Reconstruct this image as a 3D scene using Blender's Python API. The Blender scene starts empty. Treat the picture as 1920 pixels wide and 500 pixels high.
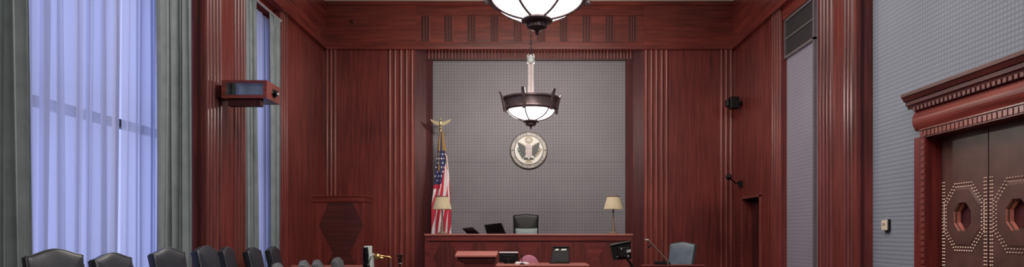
import bpy, math, random
from mathutils import Vector, Matrix
random.seed(7)
PI = math.pi
C = bpy.context.scene.collection
scene = bpy.context.scene

# ---------------------------------------------------------------- frame of reference
CX, HY, F, EYE = 988.0, 436.0, 1250.0, 1.6          # vanishing point, horizon, focal length (1920x500), eye height
def at(px, py, Y):
    return Vector(((px-CX)*Y/F, Y, EYE+(HY-py)*Y/F))
def wx(px, Y): return (px-CX)*Y/F
def wz(py, Y): return EYE+(HY-py)*Y/F
def wy(px, X): return abs(X)*F/abs(px-CX)            # depth at which a side plane x=X is seen at px

# ---------------------------------------------------------------- materials
def newmat(name):
    m = bpy.data.materials.new(name); m.use_nodes = True
    nt = m.node_tree; nt.nodes.clear()
    out = nt.nodes.new('ShaderNodeOutputMaterial')
    return m, nt, out
def N(nt, t, **kw):
    n = nt.nodes.new(t)
    for k, v in kw.items():
        if k in n.inputs: n.inputs[k].default_value = v
        else: setattr(n, k, v)
    return n
def L(nt, a, b): nt.links.new(a, b)
def rgb(r, g, b):
    def f(c):
        c /= 255.0
        return c/12.92 if c <= 0.04045 else ((c+0.055)/1.055)**2.4
    return (f(r), f(g), f(b), 1.0)
def plain(name, col, rough=0.5, metal=0.0, var=0.12, scale=8.0, bump=0.0, spec=0.5):
    m, nt, out = newmat(name)
    b = N(nt, 'ShaderNodeBsdfPrincipled'); b.inputs['Roughness'].default_value = rough; b.inputs['Metallic'].default_value = metal
    b.inputs['Specular IOR Level'].default_value = spec
    tc = N(nt, 'ShaderNodeTexCoord'); nz = N(nt, 'ShaderNodeTexNoise'); nz.inputs['Scale'].default_value = scale; nz.inputs['Detail'].default_value = 4
    L(nt, tc.outputs['Object'], nz.inputs['Vector'])
    r = N(nt, 'ShaderNodeValToRGB')
    r.color_ramp.elements[0].position = 0.3; r.color_ramp.elements[1].position = 0.7
    r.color_ramp.elements[0].color = tuple(c*(1-var) for c in col[:3])+(1,); r.color_ramp.elements[1].color = tuple(min(1, c*(1+var)) for c in col[:3])+(1,)
    L(nt, nz.outputs['Fac'], r.inputs['Fac']); L(nt, r.outputs['Color'], b.inputs['Base Color'])
    if bump:
        bp = N(nt, 'ShaderNodeBump'); bp.inputs['Strength'].default_value = bump; bp.inputs['Distance'].default_value = 0.01
        L(nt, nz.outputs['Fac'], bp.inputs['Height']); L(nt, bp.outputs['Normal'], b.inputs['Normal'])
    L(nt, b.outputs[0], out.inputs[0])
    return m
def wood(name, c0, c1, axis='z', rough=0.32, scale=1.0, spec=0.5):
    m, nt, out = newmat(name)
    b = N(nt, 'ShaderNodeBsdfPrincipled'); b.inputs['Roughness'].default_value = rough; b.inputs['Specular IOR Level'].default_value = spec
    tc = N(nt, 'ShaderNodeTexCoord'); mp = N(nt, 'ShaderNodeMapping')
    s = {'z': (9, 9, .45), 'x': (.45, 9, 9), 'y': (9, .45, 9)}[axis]
    mp.inputs['Scale'].default_value = tuple(v*scale for v in s)
    L(nt, tc.outputs['Object'], mp.inputs['Vector'])
    n1 = N(nt, 'ShaderNodeTexNoise'); n1.inputs['Scale'].default_value = 2.2; n1.inputs['Detail'].default_value = 7; n1.inputs['Roughness'].default_value = .65
    L(nt, mp.outputs['Vector'], n1.inputs['Vector'])
    n2 = N(nt, 'ShaderNodeTexNoise'); n2.inputs['Scale'].default_value = .55; n2.inputs['Detail'].default_value = 2
    L(nt, tc.outputs['Object'], n2.inputs['Vector'])
    ad = N(nt, 'ShaderNodeMath', operation='ADD'); L(nt, n1.outputs['Fac'], ad.inputs[0])
    ml = N(nt, 'ShaderNodeMath', operation='MULTIPLY_ADD'); ml.inputs[1].default_value = .6; ml.inputs[2].default_value = -.3
    L(nt, n2.outputs['Fac'], ml.inputs[0]); L(nt, ml.outputs[0], ad.inputs[1])
    r = N(nt, 'ShaderNodeValToRGB'); r.color_ramp.elements[0].position = .28; r.color_ramp.elements[1].position = .72
    r.color_ramp.elements[0].color = c0; r.color_ramp.elements[1].color = c1
    L(nt, ad.outputs[0], r.inputs['Fac']); L(nt, r.outputs['Color'], b.inputs['Base Color'])
    L(nt, b.outputs[0], out.inputs[0])
    return m
def fabric(name, c0, c1, axis, pitch, strength=.35):
    """woven acoustic wall covering: a small square grid running along `axis` and up z"""
    m, nt, out = newmat(name)
    b = N(nt, 'ShaderNodeBsdfPrincipled'); b.inputs['Roughness'].default_value = .75; b.inputs['Specular IOR Level'].default_value = .25
    tc = N(nt, 'ShaderNodeTexCoord'); sp = N(nt, 'ShaderNodeSeparateXYZ'); L(nt, tc.outputs['Object'], sp.inputs[0])
    def s(sock, p):
        a = N(nt, 'ShaderNodeMath', operation='MULTIPLY'); a.inputs[1].default_value = PI/p; L(nt, sock, a.inputs[0])
        c = N(nt, 'ShaderNodeMath', operation='SINE'); L(nt, a.outputs[0], c.inputs[0])
        d = N(nt, 'ShaderNodeMath', operation='ABSOLUTE'); L(nt, c.outputs[0], d.inputs[0])
        return d.outputs[0]
    mn = N(nt, 'ShaderNodeMath', operation='MULTIPLY'); L(nt, s(sp.outputs['XYZ'.index(axis)], pitch), mn.inputs[0]); L(nt, s(sp.outputs[2], pitch*1.05), mn.inputs[1])
    pw = N(nt, 'ShaderNodeMath', operation='POWER'); pw.inputs[1].default_value = .5; L(nt, mn.outputs[0], pw.inputs[0])
    nz = N(nt, 'ShaderNodeTexNoise'); nz.inputs['Scale'].default_value = 1.1; nz.inputs['Detail'].default_value = 3; L(nt, tc.outputs['Object'], nz.inputs['Vector'])
    mx = N(nt, 'ShaderNodeMath', operation='MULTIPLY_ADD'); mx.inputs[1].default_value = .5; L(nt, nz.outputs['Fac'], mx.inputs[0])
    mu = N(nt, 'ShaderNodeMath', operation='MULTIPLY'); mu.inputs[1].default_value = .6; L(nt, pw.outputs[0], mu.inputs[0]); L(nt, mu.outputs[0], mx.inputs[2])
    r = N(nt, 'ShaderNodeValToRGB'); r.color_ramp.elements[0].position = .2; r.color_ramp.elements[1].position = .85
    r.color_ramp.elements[0].color = c0; r.color_ramp.elements[1].color = c1
    L(nt, mx.outputs[0], r.inputs['Fac']); L(nt, r.outputs['Color'], b.inputs['Base Color'])
    bp = N(nt, 'ShaderNodeBump'); bp.inputs['Strength'].default_value = strength; bp.inputs['Distance'].default_value = .01
    L(nt, pw.outputs[0], bp.inputs['Height']); L(nt, bp.outputs['Normal'], b.inputs['Normal'])
    L(nt, b.outputs[0], out.inputs[0])
    return m
def emit(name, col, strength):
    m, nt, out = newmat(name)
    e = N(nt, 'ShaderNodeEmission'); e.inputs['Color'].default_value = col; e.inputs['Strength'].default_value = strength
    L(nt, e.outputs[0], out.inputs[0]); return m
def sheer(name, col, clear):
    m, nt, out = newmat(name)
    t = N(nt, 'ShaderNodeBsdfTranslucent'); t.inputs['Color'].default_value = col
    d = N(nt, 'ShaderNodeBsdfDiffuse'); d.inputs['Color'].default_value = (.5, .53, .62, 1)
    a = N(nt, 'ShaderNodeMixShader'); a.inputs[0].default_value = .22
    L(nt, t.outputs[0], a.inputs[1]); L(nt, d.outputs[0], a.inputs[2])
    tr = N(nt, 'ShaderNodeBsdfTransparent'); tr.inputs['Color'].default_value = (.95, .95, 1, 1)
    x = N(nt, 'ShaderNodeMixShader')
    # the cloth hides more where it is seen along its folds
    lw = N(nt, 'ShaderNodeLayerWeight'); lw.inputs['Blend'].default_value = .3
    mr = N(nt, 'ShaderNodeMapRange'); mr.inputs['To Min'].default_value = clear*1.25; mr.inputs['To Max'].default_value = clear*.25
    L(nt, lw.outputs['Facing'], mr.inputs['Value']); L(nt, mr.outputs[0], x.inputs[0])
    L(nt, a.outputs[0], x.inputs[1]); L(nt, tr.outputs[0], x.inputs[2])
    L(nt, x.outputs[0], out.inputs[0]); return m
def glass(name, tint=(1, 1, 1, 1), gloss=.06):
    m, nt, out = newmat(name)
    tr = N(nt, 'ShaderNodeBsdfTransparent'); tr.inputs['Color'].default_value = tint
    g = N(nt, 'ShaderNodeBsdfGlossy'); g.inputs['Roughness'].default_value = .05
    x = N(nt, 'ShaderNodeMixShader'); x.inputs[0].default_value = gloss
    L(nt, tr.outputs[0], x.inputs[1]); L(nt, g.outputs[0], x.inputs[2]); L(nt, x.outputs[0], out.inputs[0]); return m

M = {}
M['wood'] = wood('mahogany vertical grain', rgb(70, 27, 25), rgb(126, 56, 50), 'z')
M['wood_h'] = wood('mahogany horizontal grain', rgb(74, 27, 24), rgb(134, 58, 48), 'x')
M['wood_y'] = wood('mahogany grain along the side walls', rgb(74, 27, 24), rgb(132, 56, 48), 'y')
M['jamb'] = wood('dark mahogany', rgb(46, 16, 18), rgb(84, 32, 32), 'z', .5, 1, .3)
M['crown'] = wood('dark moulding mahogany', rgb(60, 22, 20), rgb(104, 44, 38), 'y', .42)
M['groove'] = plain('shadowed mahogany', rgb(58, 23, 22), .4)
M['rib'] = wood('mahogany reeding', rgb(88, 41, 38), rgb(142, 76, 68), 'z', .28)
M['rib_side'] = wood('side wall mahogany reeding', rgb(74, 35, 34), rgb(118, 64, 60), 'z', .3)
M['inlay'] = wood('dark walnut veneer', rgb(50, 20, 20), rgb(88, 38, 34), 'x', .4)
M['bench'] = wood('bench mahogany', rgb(84, 33, 31), rgb(128, 56, 52), 'x', .35)
M['bench_dark'] = wood('bench crotch veneer', rgb(66, 27, 26), rgb(112, 49, 44), 'z', .35)
M['edge'] = wood('pale mahogany edge and painted bevel glint', rgb(150, 84, 76), rgb(186, 116, 104), 'x', .3)
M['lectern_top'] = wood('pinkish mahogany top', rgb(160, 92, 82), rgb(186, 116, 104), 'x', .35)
M['door_red'] = wood('door case mahogany', rgb(84, 32, 29), rgb(138, 62, 54), 'y', .3)
M['door_red_v'] = wood('door case mahogany upright', rgb(76, 27, 27), rgb(124, 48, 44), 'z', .3)
M['fab_back'] = fabric('grey woven wall covering', rgb(106, 102, 107), rgb(133, 129, 134), 'X', .066, .15)
M['fab_side'] = fabric('blue grey woven wall covering', rgb(112, 119, 130), rgb(134, 141, 152), 'Y', .052, .45)
M['fab_panel'] = fabric('grey lilac woven panel', rgb(120, 117, 131), rgb(142, 139, 152), 'Y', .06, .25)
M['ceiling'] = plain('off white plaster', rgb(214, 206, 196), .9, var=.03, scale=2)
M['carpet'] = plain('dark carpet', rgb(60, 46, 48), .95, var=.25, scale=60)
M['plaster'] = plain('plain plaster', rgb(120, 110, 105), .9, var=.05)
M['leather'] = plain('black blue leather', rgb(38, 43, 51), .36, var=.15, scale=14, bump=.15)
M['leather_black'] = plain('black leather', rgb(13, 15, 16), .4, var=.2, scale=14, bump=.15, spec=.3)
M['leather_trim'] = plain('grey leather piping', rgb(84, 88, 92), .4, var=.1)
M['leather_grey'] = plain('leather with grey sheen in colour', rgb(98, 103, 106), .4, var=.15, scale=14, bump=.15)  # jury leather lightened to paint the sheen on the front row crests
M['leather_blue'] = plain('slate blue leather', rgb(84, 96, 108), .4, var=.14, scale=10, bump=.15)  # bluish leather with a blue-lit sheen put into its colour
M['nail'] = plain('pale nailhead trim', rgb(150, 148, 140), .35, .6)
M['pillow'] = plain('pale grey green cloth', rgb(142, 156, 154), .85, var=.1, scale=16)
M['mauve'] = plain('mauve fabric', rgb(168, 106, 126), .85, var=.12, scale=30)
M['black'] = plain('black plastic', rgb(15, 16, 19), .42, var=.15, spec=.3)
M['screen'] = plain('dark glossy screen', rgb(12, 13, 15), .12, var=.1)
M['dark_metal'] = plain('dark metal', rgb(40, 38, 38), .4, .7)
M['bronze'] = plain('dark bronze', rgb(98, 84, 86), .34, .6, var=.25, scale=12)
M['silver'] = plain('silver grey plate', rgb(176, 180, 180), .35, .3, var=.06)
M['white_plastic'] = plain('pale grey green plastic', rgb(196, 206, 200), .45, var=.05)
M['white'] = plain('white paper', rgb(226, 220, 222), .8, var=.03)
M['brass'] = plain('polished brass', rgb(214, 176, 116), .22, .85, var=.1)
M['gold'] = plain('pale gilt', rgb(196, 184, 150), .3, .6, var=.15, scale=30)
M['gold_fringe'] = plain('gold fringe', rgb(150, 118, 62), .7, var=.3, scale=60)
M['bowl'] = emit('lit frosted bowl', (1, .97, .93, 1), 4.5)
M['stem'] = plain('pale alabaster stem', rgb(176, 166, 164), .3, .1, var=.12, scale=30)
M['shade'] = plain('cream pleated lampshade', rgb(192, 178, 148), .85, var=.06, scale=20)
M['shade_trim'] = plain('brown shade trim', rgb(96, 50, 42), .7)
M['lamp_metal'] = plain('aged bronze lamp', rgb(134, 118, 104), .4, .4, var=.2, scale=20)
M['drape'] = plain('grey green drapery', rgb(118, 128, 130), .85, var=.12, scale=5)
M['sheer'] = sheer('lavender sheer', (.72, .75, .86, 1), .2)
M['pane'] = glass('window glass')
M['case_glass'] = glass('display glass', (.9, .93, .95, 1), .10)
M['winframe'] = plain('dark window frame', rgb(62, 64, 78), .5)
M['rod'] = plain('pale grey rod', rgb(170, 168, 172), .4, .4)
M['door_leather'] = plain('brown leather door', rgb(88, 62, 56), .36, var=.22, scale=5, bump=.1)
M['port'] = plain('bronze porthole bevel', rgb(150, 112, 96), .2, .7)
M['stud'] = plain('brass nail stud', rgb(206, 180, 164), .3, .5)
M['vent'] = plain('black vent mesh', rgb(38, 38, 40), .6, var=.5, scale=50)
M['vent_frame'] = plain('grey metal frame', rgb(120, 112, 116), .45, .3)
M['cream'] = plain('cream plastic', rgb(206, 196, 176), .5, var=.04)
M['flag_red'] = plain('flag red cloth', rgb(178, 34, 58), .8, var=.1, scale=30)
M['flag_white'] = plain('flag white cloth', rgb(216, 204, 206), .8, var=.06, scale=30)
M['flag_blue'] = plain('flag blue cloth', rgb(36, 44, 84), .8, var=.15, scale=30)
M['seal_field'] = plain('seal cream field', rgb(210, 208, 200), .5, var=.05)
M['seal_ring'] = plain('seal grey ring', rgb(150, 144, 140), .5, .2, var=.15, scale=40)
M['seal_edge'] = plain('seal bronze rim', rgb(70, 58, 52), .4, .5)
M['seal_dark'] = plain('seal dark brown', rgb(44, 42, 38), .5, var=.2, scale=40)
M['seal_green'] = plain('seal green', rgb(72, 88, 76), .6)
M['seal_tan'] = plain('seal tan', rgb(168, 156, 134), .6)
M['seal_lilac'] = plain('seal pale lilac', rgb(190, 176, 182), .6)
M['lens'] = plain('black lens', rgb(8, 8, 10), .08)
M['teal'] = plain('grey green metal case', rgb(110, 124, 122), .45, .2, var=.1)

# ---------------------------------------------------------------- mesh building
class MB:
    def __init__(s): s.v = []; s.f = []; s.m = []
    def add(s, vs, fs, mi=0):
        o = len(s.v); s.v += [tuple(v) for v in vs]
        for f in fs: s.f.append([i+o for i in f]); s.m.append(mi)
    def box(s, x0, x1, y0, y1, z0, z1, mi=0):
        x0, x1 = sorted((x0, x1)); y0, y1 = sorted((y0, y1)); z0, z1 = sorted((z0, z1))
        s.add([(x0,y0,z0),(x1,y0,z0),(x1,y1,z0),(x0,y1,z0),(x0,y0,z1),(x1,y0,z1),(x1,y1,z1),(x0,y1,z1)],
              [(0,3,2,1),(4,5,6,7),(0,1,5,4),(1,2,6,5),(2,3,7,6),(3,0,4,7)], mi)
    def cone(s, p0, p1, r0, r1, n=16, mi=0, caps=True):
        p0 = Vector(p0); p1 = Vector(p1); d = (p1-p0).normalized()
        a = d.orthogonal().normalized(); b = d.cross(a)
        vs = [p0+r0*(math.cos(2*PI*k/n)*a+math.sin(2*PI*k/n)*b) for k in range(n)]+[p1+r1*(math.cos(2*PI*k/n)*a+math.sin(2*PI*k/n)*b) for k in range(n)]
        fs = [(k, (k+1) % n, n+(k+1) % n, n+k) for k in range(n)]
        if caps: fs += [tuple(range(n-1, -1, -1)), tuple(range(n, 2*n))]
        s.add(vs, fs, mi)
    def tube(s, pts, rad, n=10, mi=0):
        pts = [Vector(p) for p in pts]
        rs = rad if isinstance(rad, (list, tuple)) else [rad]*len(pts)
        vs = []; fs = []; a = None
        for i, p in enumerate(pts):
            d = (pts[min(i+1, len(pts)-1)]-pts[max(i-1, 0)]).normalized()
            a = d.orthogonal().normalized() if a is None else (a-d*a.dot(d)).normalized()
            b = d.cross(a)
            vs += [p+rs[i]*(math.cos(2*PI*k/n)*a+math.sin(2*PI*k/n)*b) for k in range(n)]
            if i:
                o = (i-1)*n
                fs += [(o+k, o+(k+1) % n, o+n+(k+1) % n, o+n+k) for k in range(n)]
        fs += [tuple(range(n-1, -1, -1)), tuple(range(len(vs)-n, len(vs)))]
        s.add(vs, fs, mi)
    def lathe(s, prof, c=(0, 0, 0), n=32, mi=0, pleat=0):
        cx, cy, cz = c; vs = []; fs = []
        for (r, z) in prof:
            for k in range(n):
                q = r*(1+(pleat if k % 2 else -pleat))
                vs.append((cx+q*math.cos(2*PI*k/n), cy+q*math.sin(2*PI*k/n), cz+z))
        for i in range(len(prof)-1):
            fs += [(i*n+k, i*n+(k+1) % n, (i+1)*n+(k+1) % n, (i+1)*n+k) for k in range(n)]
        s.add(vs, fs, mi)
    def prism(s, poly, y0, y1, mi=0):
        """polygon in (x,z) extruded along y"""
        n = len(poly)
        s.add([(x, y0, z) for x, z in poly]+[(x, y1, z) for x, z in poly],
              [tuple(range(n)), tuple(range(2*n-1, n-1, -1))]+[(k, (k+1) % n, n+(k+1) % n, n+k) for k in range(n)], mi)
    def prism_x(s, poly, x0, x1, mi=0):
        """polygon in (y,z) extruded along x"""
        n = len(poly)
        s.add([(x0, y, z) for y, z in poly]+[(x1, y, z) for y, z in poly],
              [tuple(range(n)), tuple(range(2*n-1, n-1, -1))]+[(k, (k+1) % n, n+(k+1) % n, n+k) for k in range(n)], mi)
    def prism_y(s, poly, y0, y1, mi=0):
        """polygon in (x,z) run along y (a moulding on a side wall)"""
        s.prism(poly, y0, y1, mi)
    def slab(s, a, b, c, d, t, mi=0):
        """a flat panel with corners a b c d, thickness t away from the viewer"""
        a, b, c, d = map(Vector, (a, b, c, d)); n = (b-a).cross(d-a).normalized()
        if n.y < 0: n = -n
        s.add([a, b, c, d, a+n*t, b+n*t, c+n*t, d+n*t], [(0,1,2,3),(7,6,5,4),(0,4,5,1),(1,5,6,2),(2,6,7,3),(3,7,4,0)], mi)
    def sphere(s, c, r, n=16, mi=0, sz=(1, 1, 1)):
        c = Vector(c); vs = []; fs = []; h = n//2
        for i in range(h+1):
            for k in range(n):
                th = PI*i/h
                vs.append(c+Vector((r*sz[0]*math.sin(th)*math.cos(2*PI*k/n), r*sz[1]*math.sin(th)*math.sin(2*PI*k/n), r*sz[2]*math.cos(th))))
        for i in range(h): fs += [(i*n+k, i*n+(k+1) % n, (i+1)*n+(k+1) % n, (i+1)*n+k) for k in range(n)]
        s.add(vs, fs, mi)
    def xform(s, mat): s.v = [tuple(mat @ Vector(v)) for v in s.v]; return s
    def build(s, name, mats, parent=None, smooth=False, bevel=0, seg=2, loc=None):
        me = bpy.data.meshes.new(name); me.from_pydata(s.v, [], s.f); me.update()
        for m in (mats if isinstance(mats, (list, tuple)) else [mats]): me.materials.append(m)
        me.polygons.foreach_set('material_index', s.m)
        if smooth: me.polygons.foreach_set('use_smooth', [True]*len(me.polygons))
        import bmesh
        bm = bmesh.new(); bm.from_mesh(me); bmesh.ops.recalc_face_normals(bm, faces=bm.faces)
        if smooth:
            bmesh.ops.remove_doubles(bm, verts=bm.verts, dist=1e-5)
            for e in bm.edges:
                if len(e.link_faces) == 2 and e.calc_face_angle(0) > math.radians(40): e.smooth = False
        bm.to_mesh(me); bm.free()
        o = bpy.data.objects.new(name, me); C.objects.link(o)
        if loc is not None: o.location = loc
        if parent is not None: o.parent = parent
        if bevel:
            md = o.modifiers.new('soft edges', 'BEVEL'); md.width = bevel; md.segments = seg; md.limit_method = 'ANGLE'; md.angle_limit = math.radians(40)
        return o

def tag(o, label=None, cat=None, group=None, kind=None):
    if label: o['label'] = label
    if cat: o['category'] = cat
    if group: o['group'] = group
    if kind: o['kind'] = kind
    return o
def thing(name, label, cat, loc=(0, 0, 0), rz=0.0, group=None):
    o = bpy.data.objects.new(name, None); C.objects.link(o); o.empty_display_size = .1
    o.location = loc; o.rotation_euler = (0, 0, rz)
    return tag(o, label, cat, group)
def struct(mb, name, mats, parent=None, **kw):
    o = mb.build(name, mats, parent, **kw)
    if parent is None: o['kind'] = 'structure'
    return o
def copy_tree(o, parent=None):
    c = o.copy(); C.objects.link(c)
    if parent is not None: c.parent = parent
    for ch in list(o.children): copy_tree(ch, c)
    return c

# reeding: a row of half-round bars
def rib_back(mb, x, r, Y, z0, z1, mi=0):                    # on a wall that faces -y
    pts = [(x+r*math.cos(t), Y-r*math.sin(t)*.9) for t in [PI*k/6 for k in range(7)]]
    n = len(pts)
    mb.add([(a, b, z0) for a, b in pts]+[(a, b, z1) for a, b in pts], [(k, k+1, n+k+1, n+k) for k in range(n-1)]+[tuple(range(n)), tuple(range(2*n-1, n-1, -1))], mi)
def rib_side(mb, y, r, X, sgn, z0, z1, mi=0):               # on a side wall, bulging toward sgn along x
    pts = [(X+sgn*r*math.sin(t)*.9, y+r*math.cos(t)) for t in [PI*k/6 for k in range(7)]]
    n = len(pts)
    mb.add([(a, b, z0) for a, b in pts]+[(a, b, z1) for a, b in pts], [(k, k+1, n+k+1, n+k) for k in range(n-1)]+[tuple(range(n)), tuple(range(2*n-1, n-1, -1))], mi)

# ================================================================ THE SETTING
YB = 15.0                                  # face of the back wall
XL, XR = wx(607, YB), wx(1378, YB)         # faces of the far side-wall panelling
ZC = wz(4, YB)                             # ceiling
ZF = wz(91, YB)                            # underside of the frieze
YR = -4.0                                  # rear wall

b = MB(); b.box(-5.3, 5.3, YR-.2, 15.6, -.1, 0); struct(b, 'floor', M['carpet'])
b = MB(); b.box(-5.3, 5.3, YR-.2, 15.6, ZC, ZC+.1); struct(b, 'ceiling', M['ceiling'])
b = MB(); b.box(-5.3, 5.3, YR-.2, YR, 0, ZC); struct(b, 'wall_rear', M['wood'])
b = MB(); b.box(-5.3, 5.3, 15.3, 15.5, 0, ZC); struct(b, 'wall_back', M['plaster'])

# back wall panelling left and right of the bench bay
YA = 15.12                                 # face of the frame around the grey wall
def back_panel(name, x0, x1, ribs, inner, flip):
    b = MB(); b.box(x0, x1, YB, 15.3, 0, ZC, 0)
    # splayed jamb toward the bay, its sideways shade put into darker wood
    xa = inner; xe = x1 if not flip else x0
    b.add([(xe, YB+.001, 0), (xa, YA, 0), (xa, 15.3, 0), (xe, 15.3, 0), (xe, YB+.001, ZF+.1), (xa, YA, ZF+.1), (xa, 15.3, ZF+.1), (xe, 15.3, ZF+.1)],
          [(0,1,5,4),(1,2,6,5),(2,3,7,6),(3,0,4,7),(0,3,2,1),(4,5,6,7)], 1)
    for px, r in ribs:
        rib_back(b, wx(px, YB), r, YB, .12, ZF, 2)
    for px, r in ribs[:-1]:
        pass
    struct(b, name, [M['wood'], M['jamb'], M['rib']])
R5 = .036
back_panel('trim_1', XL-.3, wx(778, YB), [(613, .03), (620.5, .03), (628, .03)]+[(p, R5) for p in (731, 741, 752, 762.5, 773)], wx(799, YA), False)
back_panel('trim_2', wx(1207, YB), XR+.3, [(p, R5) for p in (1211.5, 1221.5, 1231, 1241, 1250)]+[(1353, .032), (1362, .032), (1371, .032)], wx(1187, YA), True)
# flat frame and fluted head of the bay
XA0, XA1 = wx(811, YA), wx(1173, YA); ZA = wz(113, YA)
b = MB()
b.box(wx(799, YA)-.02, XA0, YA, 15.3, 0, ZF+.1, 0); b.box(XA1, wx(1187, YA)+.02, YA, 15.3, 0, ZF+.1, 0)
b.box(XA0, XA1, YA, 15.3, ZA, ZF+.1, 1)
nfl = 62
for k in range(nfl):
    x = wx(801, YA)+(wx(1186, YA)-wx(801, YA))*(k+.5)/nfl
    rib_back(b, x, .022, YA, ZA+.03, ZF+.02, 2)
b.box(wx(799, YA), wx(1187, YA), YA-.02, YA, ZA+.005, ZA+.035, 1)
struct(b, 'trim_3', [M['jamb'], M['groove'], M['rib']])
# frieze across the back wall
b = MB()
YF = YB-.05
xs0, xs1 = wx(780, YF), wx(1207, YF)
b.box(XL-.3, xs0, YF, 15.3, ZF, ZC, 0); b.box(xs0, xs1, YF+.03, 15.3, ZF, ZC, 0); b.box(xs1, XR+.3, YF, 15.3, ZF, ZC, 0)
b.box(XL-.3, XR+.3, YF-.03, YF+.03, ZF-.03, ZF+.035, 0)           # lower moulding
b.box(XL-.3, XR+.3, YF-.025, YF+.03, wz(10, YF), ZC, 0)           # cornice
b.box(xs0, xs1, YF+.012, YF+.04, wz(27.5, YF), wz(25.5, YF), 0)
b.box(xs0, xs1, YF+.012, YF+.04, wz(80, YF), wz(78, YF), 0)
for k in range(10):
    px = 797+k*43.25
    for q in (-5.2, 0, 5.2):
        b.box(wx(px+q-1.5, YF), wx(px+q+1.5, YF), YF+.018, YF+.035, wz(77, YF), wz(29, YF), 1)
        rib_back(b, wx(px+q+2.6, YF), .014, YF+.03, wz(77, YF), wz(29, YF), 2)
struct(b, 'trim_4', [M['wood_h'], M['groove'], M['rib']])
# grey woven wall of the bay: three courses of panels with fine joints
b = MB()
zs = [0, wz(398, YA+.06), wz(303, YA+.06), ZA+.1]
for z0, z1 in zip(zs[:-1], zs[1:]):
    b.box(XA0-.05, XA1+.05, YA+.06, 15.3, z0+.002, z1-.002)
struct(b, 'wall_alcove', M['fab_back'])

# ---------------------------------------------------------------- right wall
XN = 4.72                                   # near grey wall face
XP = 4.50                                   # pilaster face
YP0, YP1 = wy(1606, XP), wy(1533, XP)
YD0, YD1 = 6.12, wy(1733, 4.62)   # door opening along y
ZD = 2.71
b = MB()
b.box(XN, 5.3, YD1+.018, YP0+.1, 0, ZC); b.box(XN, 5.3, YD0-.018, YD1+.018, ZD+.018, ZC); b.box(XN, 5.3, YR, YD0-.018, 0, ZC)
b.box(5.0, 5.3, YD0-.018, YD1+.018, 0, ZD+.018); b.box(4.95, 5.3, YP0, 15.3, 0, ZC)
struct(b, 'wall_right', M['fab_side'])
# grey panel in the recess between pilaster and far panelling
XG = 4.78; YG1 = 12.26
b = MB(); b.box(XG, 4.96, YP1-.1, YG1+.05, 0, 5.55); struct(b, 'wall_panel_right', M['fab_panel'])
# far panelling with a doorway
YO1, YO0 = wy(1393, XR), wy(1426, XR); ZO = wz(368, YO0)
b = MB()
b.box(XR, 4.96, YG1, YO0, 0, ZC); b.box(XR, 4.96, YO1, 15.3, 0, ZC); b.box(XR, 4.96, YO0, YO1, ZO, ZC)
for px in (1449.5, 1454, 1458.5, 1463):
    rib_side(b, wy(px, XR), .04, XR, -1, .12, ZF, 0)
b.box(XR-.03, XR, YO0-.03, YO0+.005, 0, ZO+.04, 1); b.box(XR-.03, XR, YO1-.005, YO1+.05, 0, ZO+.04, 1); b.box(XR-.03, XR, YO0-.03, YO1+.05, ZO, ZO+.05, 1)
z = .1
while z < ZO:                                # dentils down the far side of the doorway
    b.box(XR-.045, XR-.03, YO1+.005, YO1+.045, z, z+.05, 1); z += .1
struct(b, 'trim_5', [M['wood'], M['rib']])
b = MB(); b.box(XR+.2, XR+.26, YO0, YO1, 0, ZO); b.box(XR+.18, XR+.2, YO0+.15, YO1-.15, .3, ZO-.3)
struct(b, 'door_2', M['jamb'])
# frieze over the recess and along the wall
b = MB(); b.box(XR-.06, 4.96, YR, YB-.05, ZF, ZC); b.box(XR-.09, 4.96, YR, YB-.05, ZF-.03, ZF+.04)
b.box(XR+.02, 4.96, YP1, YG1, 5.5, ZF)
struct(b, 'trim_6', M['wood_y'])
# fluted pilaster
def pilaster(name, X, sgn, Xw, y0, y1, ribs, mats):
    b = MB(); b.box(X, Xw, y0, y1, 0, ZC, 0)
    for y in ribs: rib_side(b, y, .034, X, sgn, .12, ZC-.02, 1)
    ye = y0
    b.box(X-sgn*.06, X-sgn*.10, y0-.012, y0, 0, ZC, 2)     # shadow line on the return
    struct(b, name, mats)
pm = [M['wood'], M['rib_side'], M['jamb']]
pilaster('trim_7', XP, -1, 4.96, YP0, YP1, [wy(p, XP) for p in (1540.5, 1546.5, 1553, 1560, 1586, 1592.5, 1599)], pm)

# studded double door with its carved case
XLf = 4.82                                  # leaf plane
YM = 6.96
b = MB()
XC = 4.64
yc1 = wy(1714, XC); yc0 = YD0-(yc1-YD1)
for (a0, a1) in ((YD1, yc1), (yc0, YD0)):
    b.box(XC, XN+.01, a0, a1, 0, ZD+.02, 1)
b.box(XC-.005, XLf+.1, YD1-.004, YD1+.016, 0, ZD, 1); b.box(XC-.005, XLf+.1, YD0-.016, YD0+.004, 0, ZD, 1)   # reveals
b.box(XC-.005, XLf+.1, YD0, YD1, ZD-.002, ZD+.016, 1)
# inner carved edge
def bead(b, y0, y1, zlo, zhi):
    z = zlo
    while z < zhi:
        b.box(XC-.022, XC, y0, y1, z, z+.045, 2); z += .07
b.box(XC-.012, XC, YD1-.002, YD1+.075, 0, ZD, 1); bead(b, YD1+.005, YD1+.065, .05, ZD)
b.box(XC-.012, XC, YD0-.075, YD0+.002, 0, ZD, 1); bead(b, YD0-.065, YD0-.005, .05, ZD)
# carved band above the opening
b.box(XC-.012, XN+.02, YD0-.075, YD1+.075, ZD, ZD+.09, 0)
y = YD0-.07
while y < YD1+.06:
    b.box(XC-.026, XC-.012, y, y+.05, ZD+.015, ZD+.075, 2); y += .072
b.box(XC-.03, XN+.02, YD0-.08, YD1+.08, ZD+.088, ZD+.104, 2)
# swelling frieze board
z0, z1 = ZD+.10, 3.06
prof = [(XN+.02, z0)]+[(XC+.02-.045*math.sin(PI*k/10), z0+(z1-z0)*k/10) for k in range(11)]+[(XN+.02, z1)]
b.prism_y(prof, yc0, yc1, 0)
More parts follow.
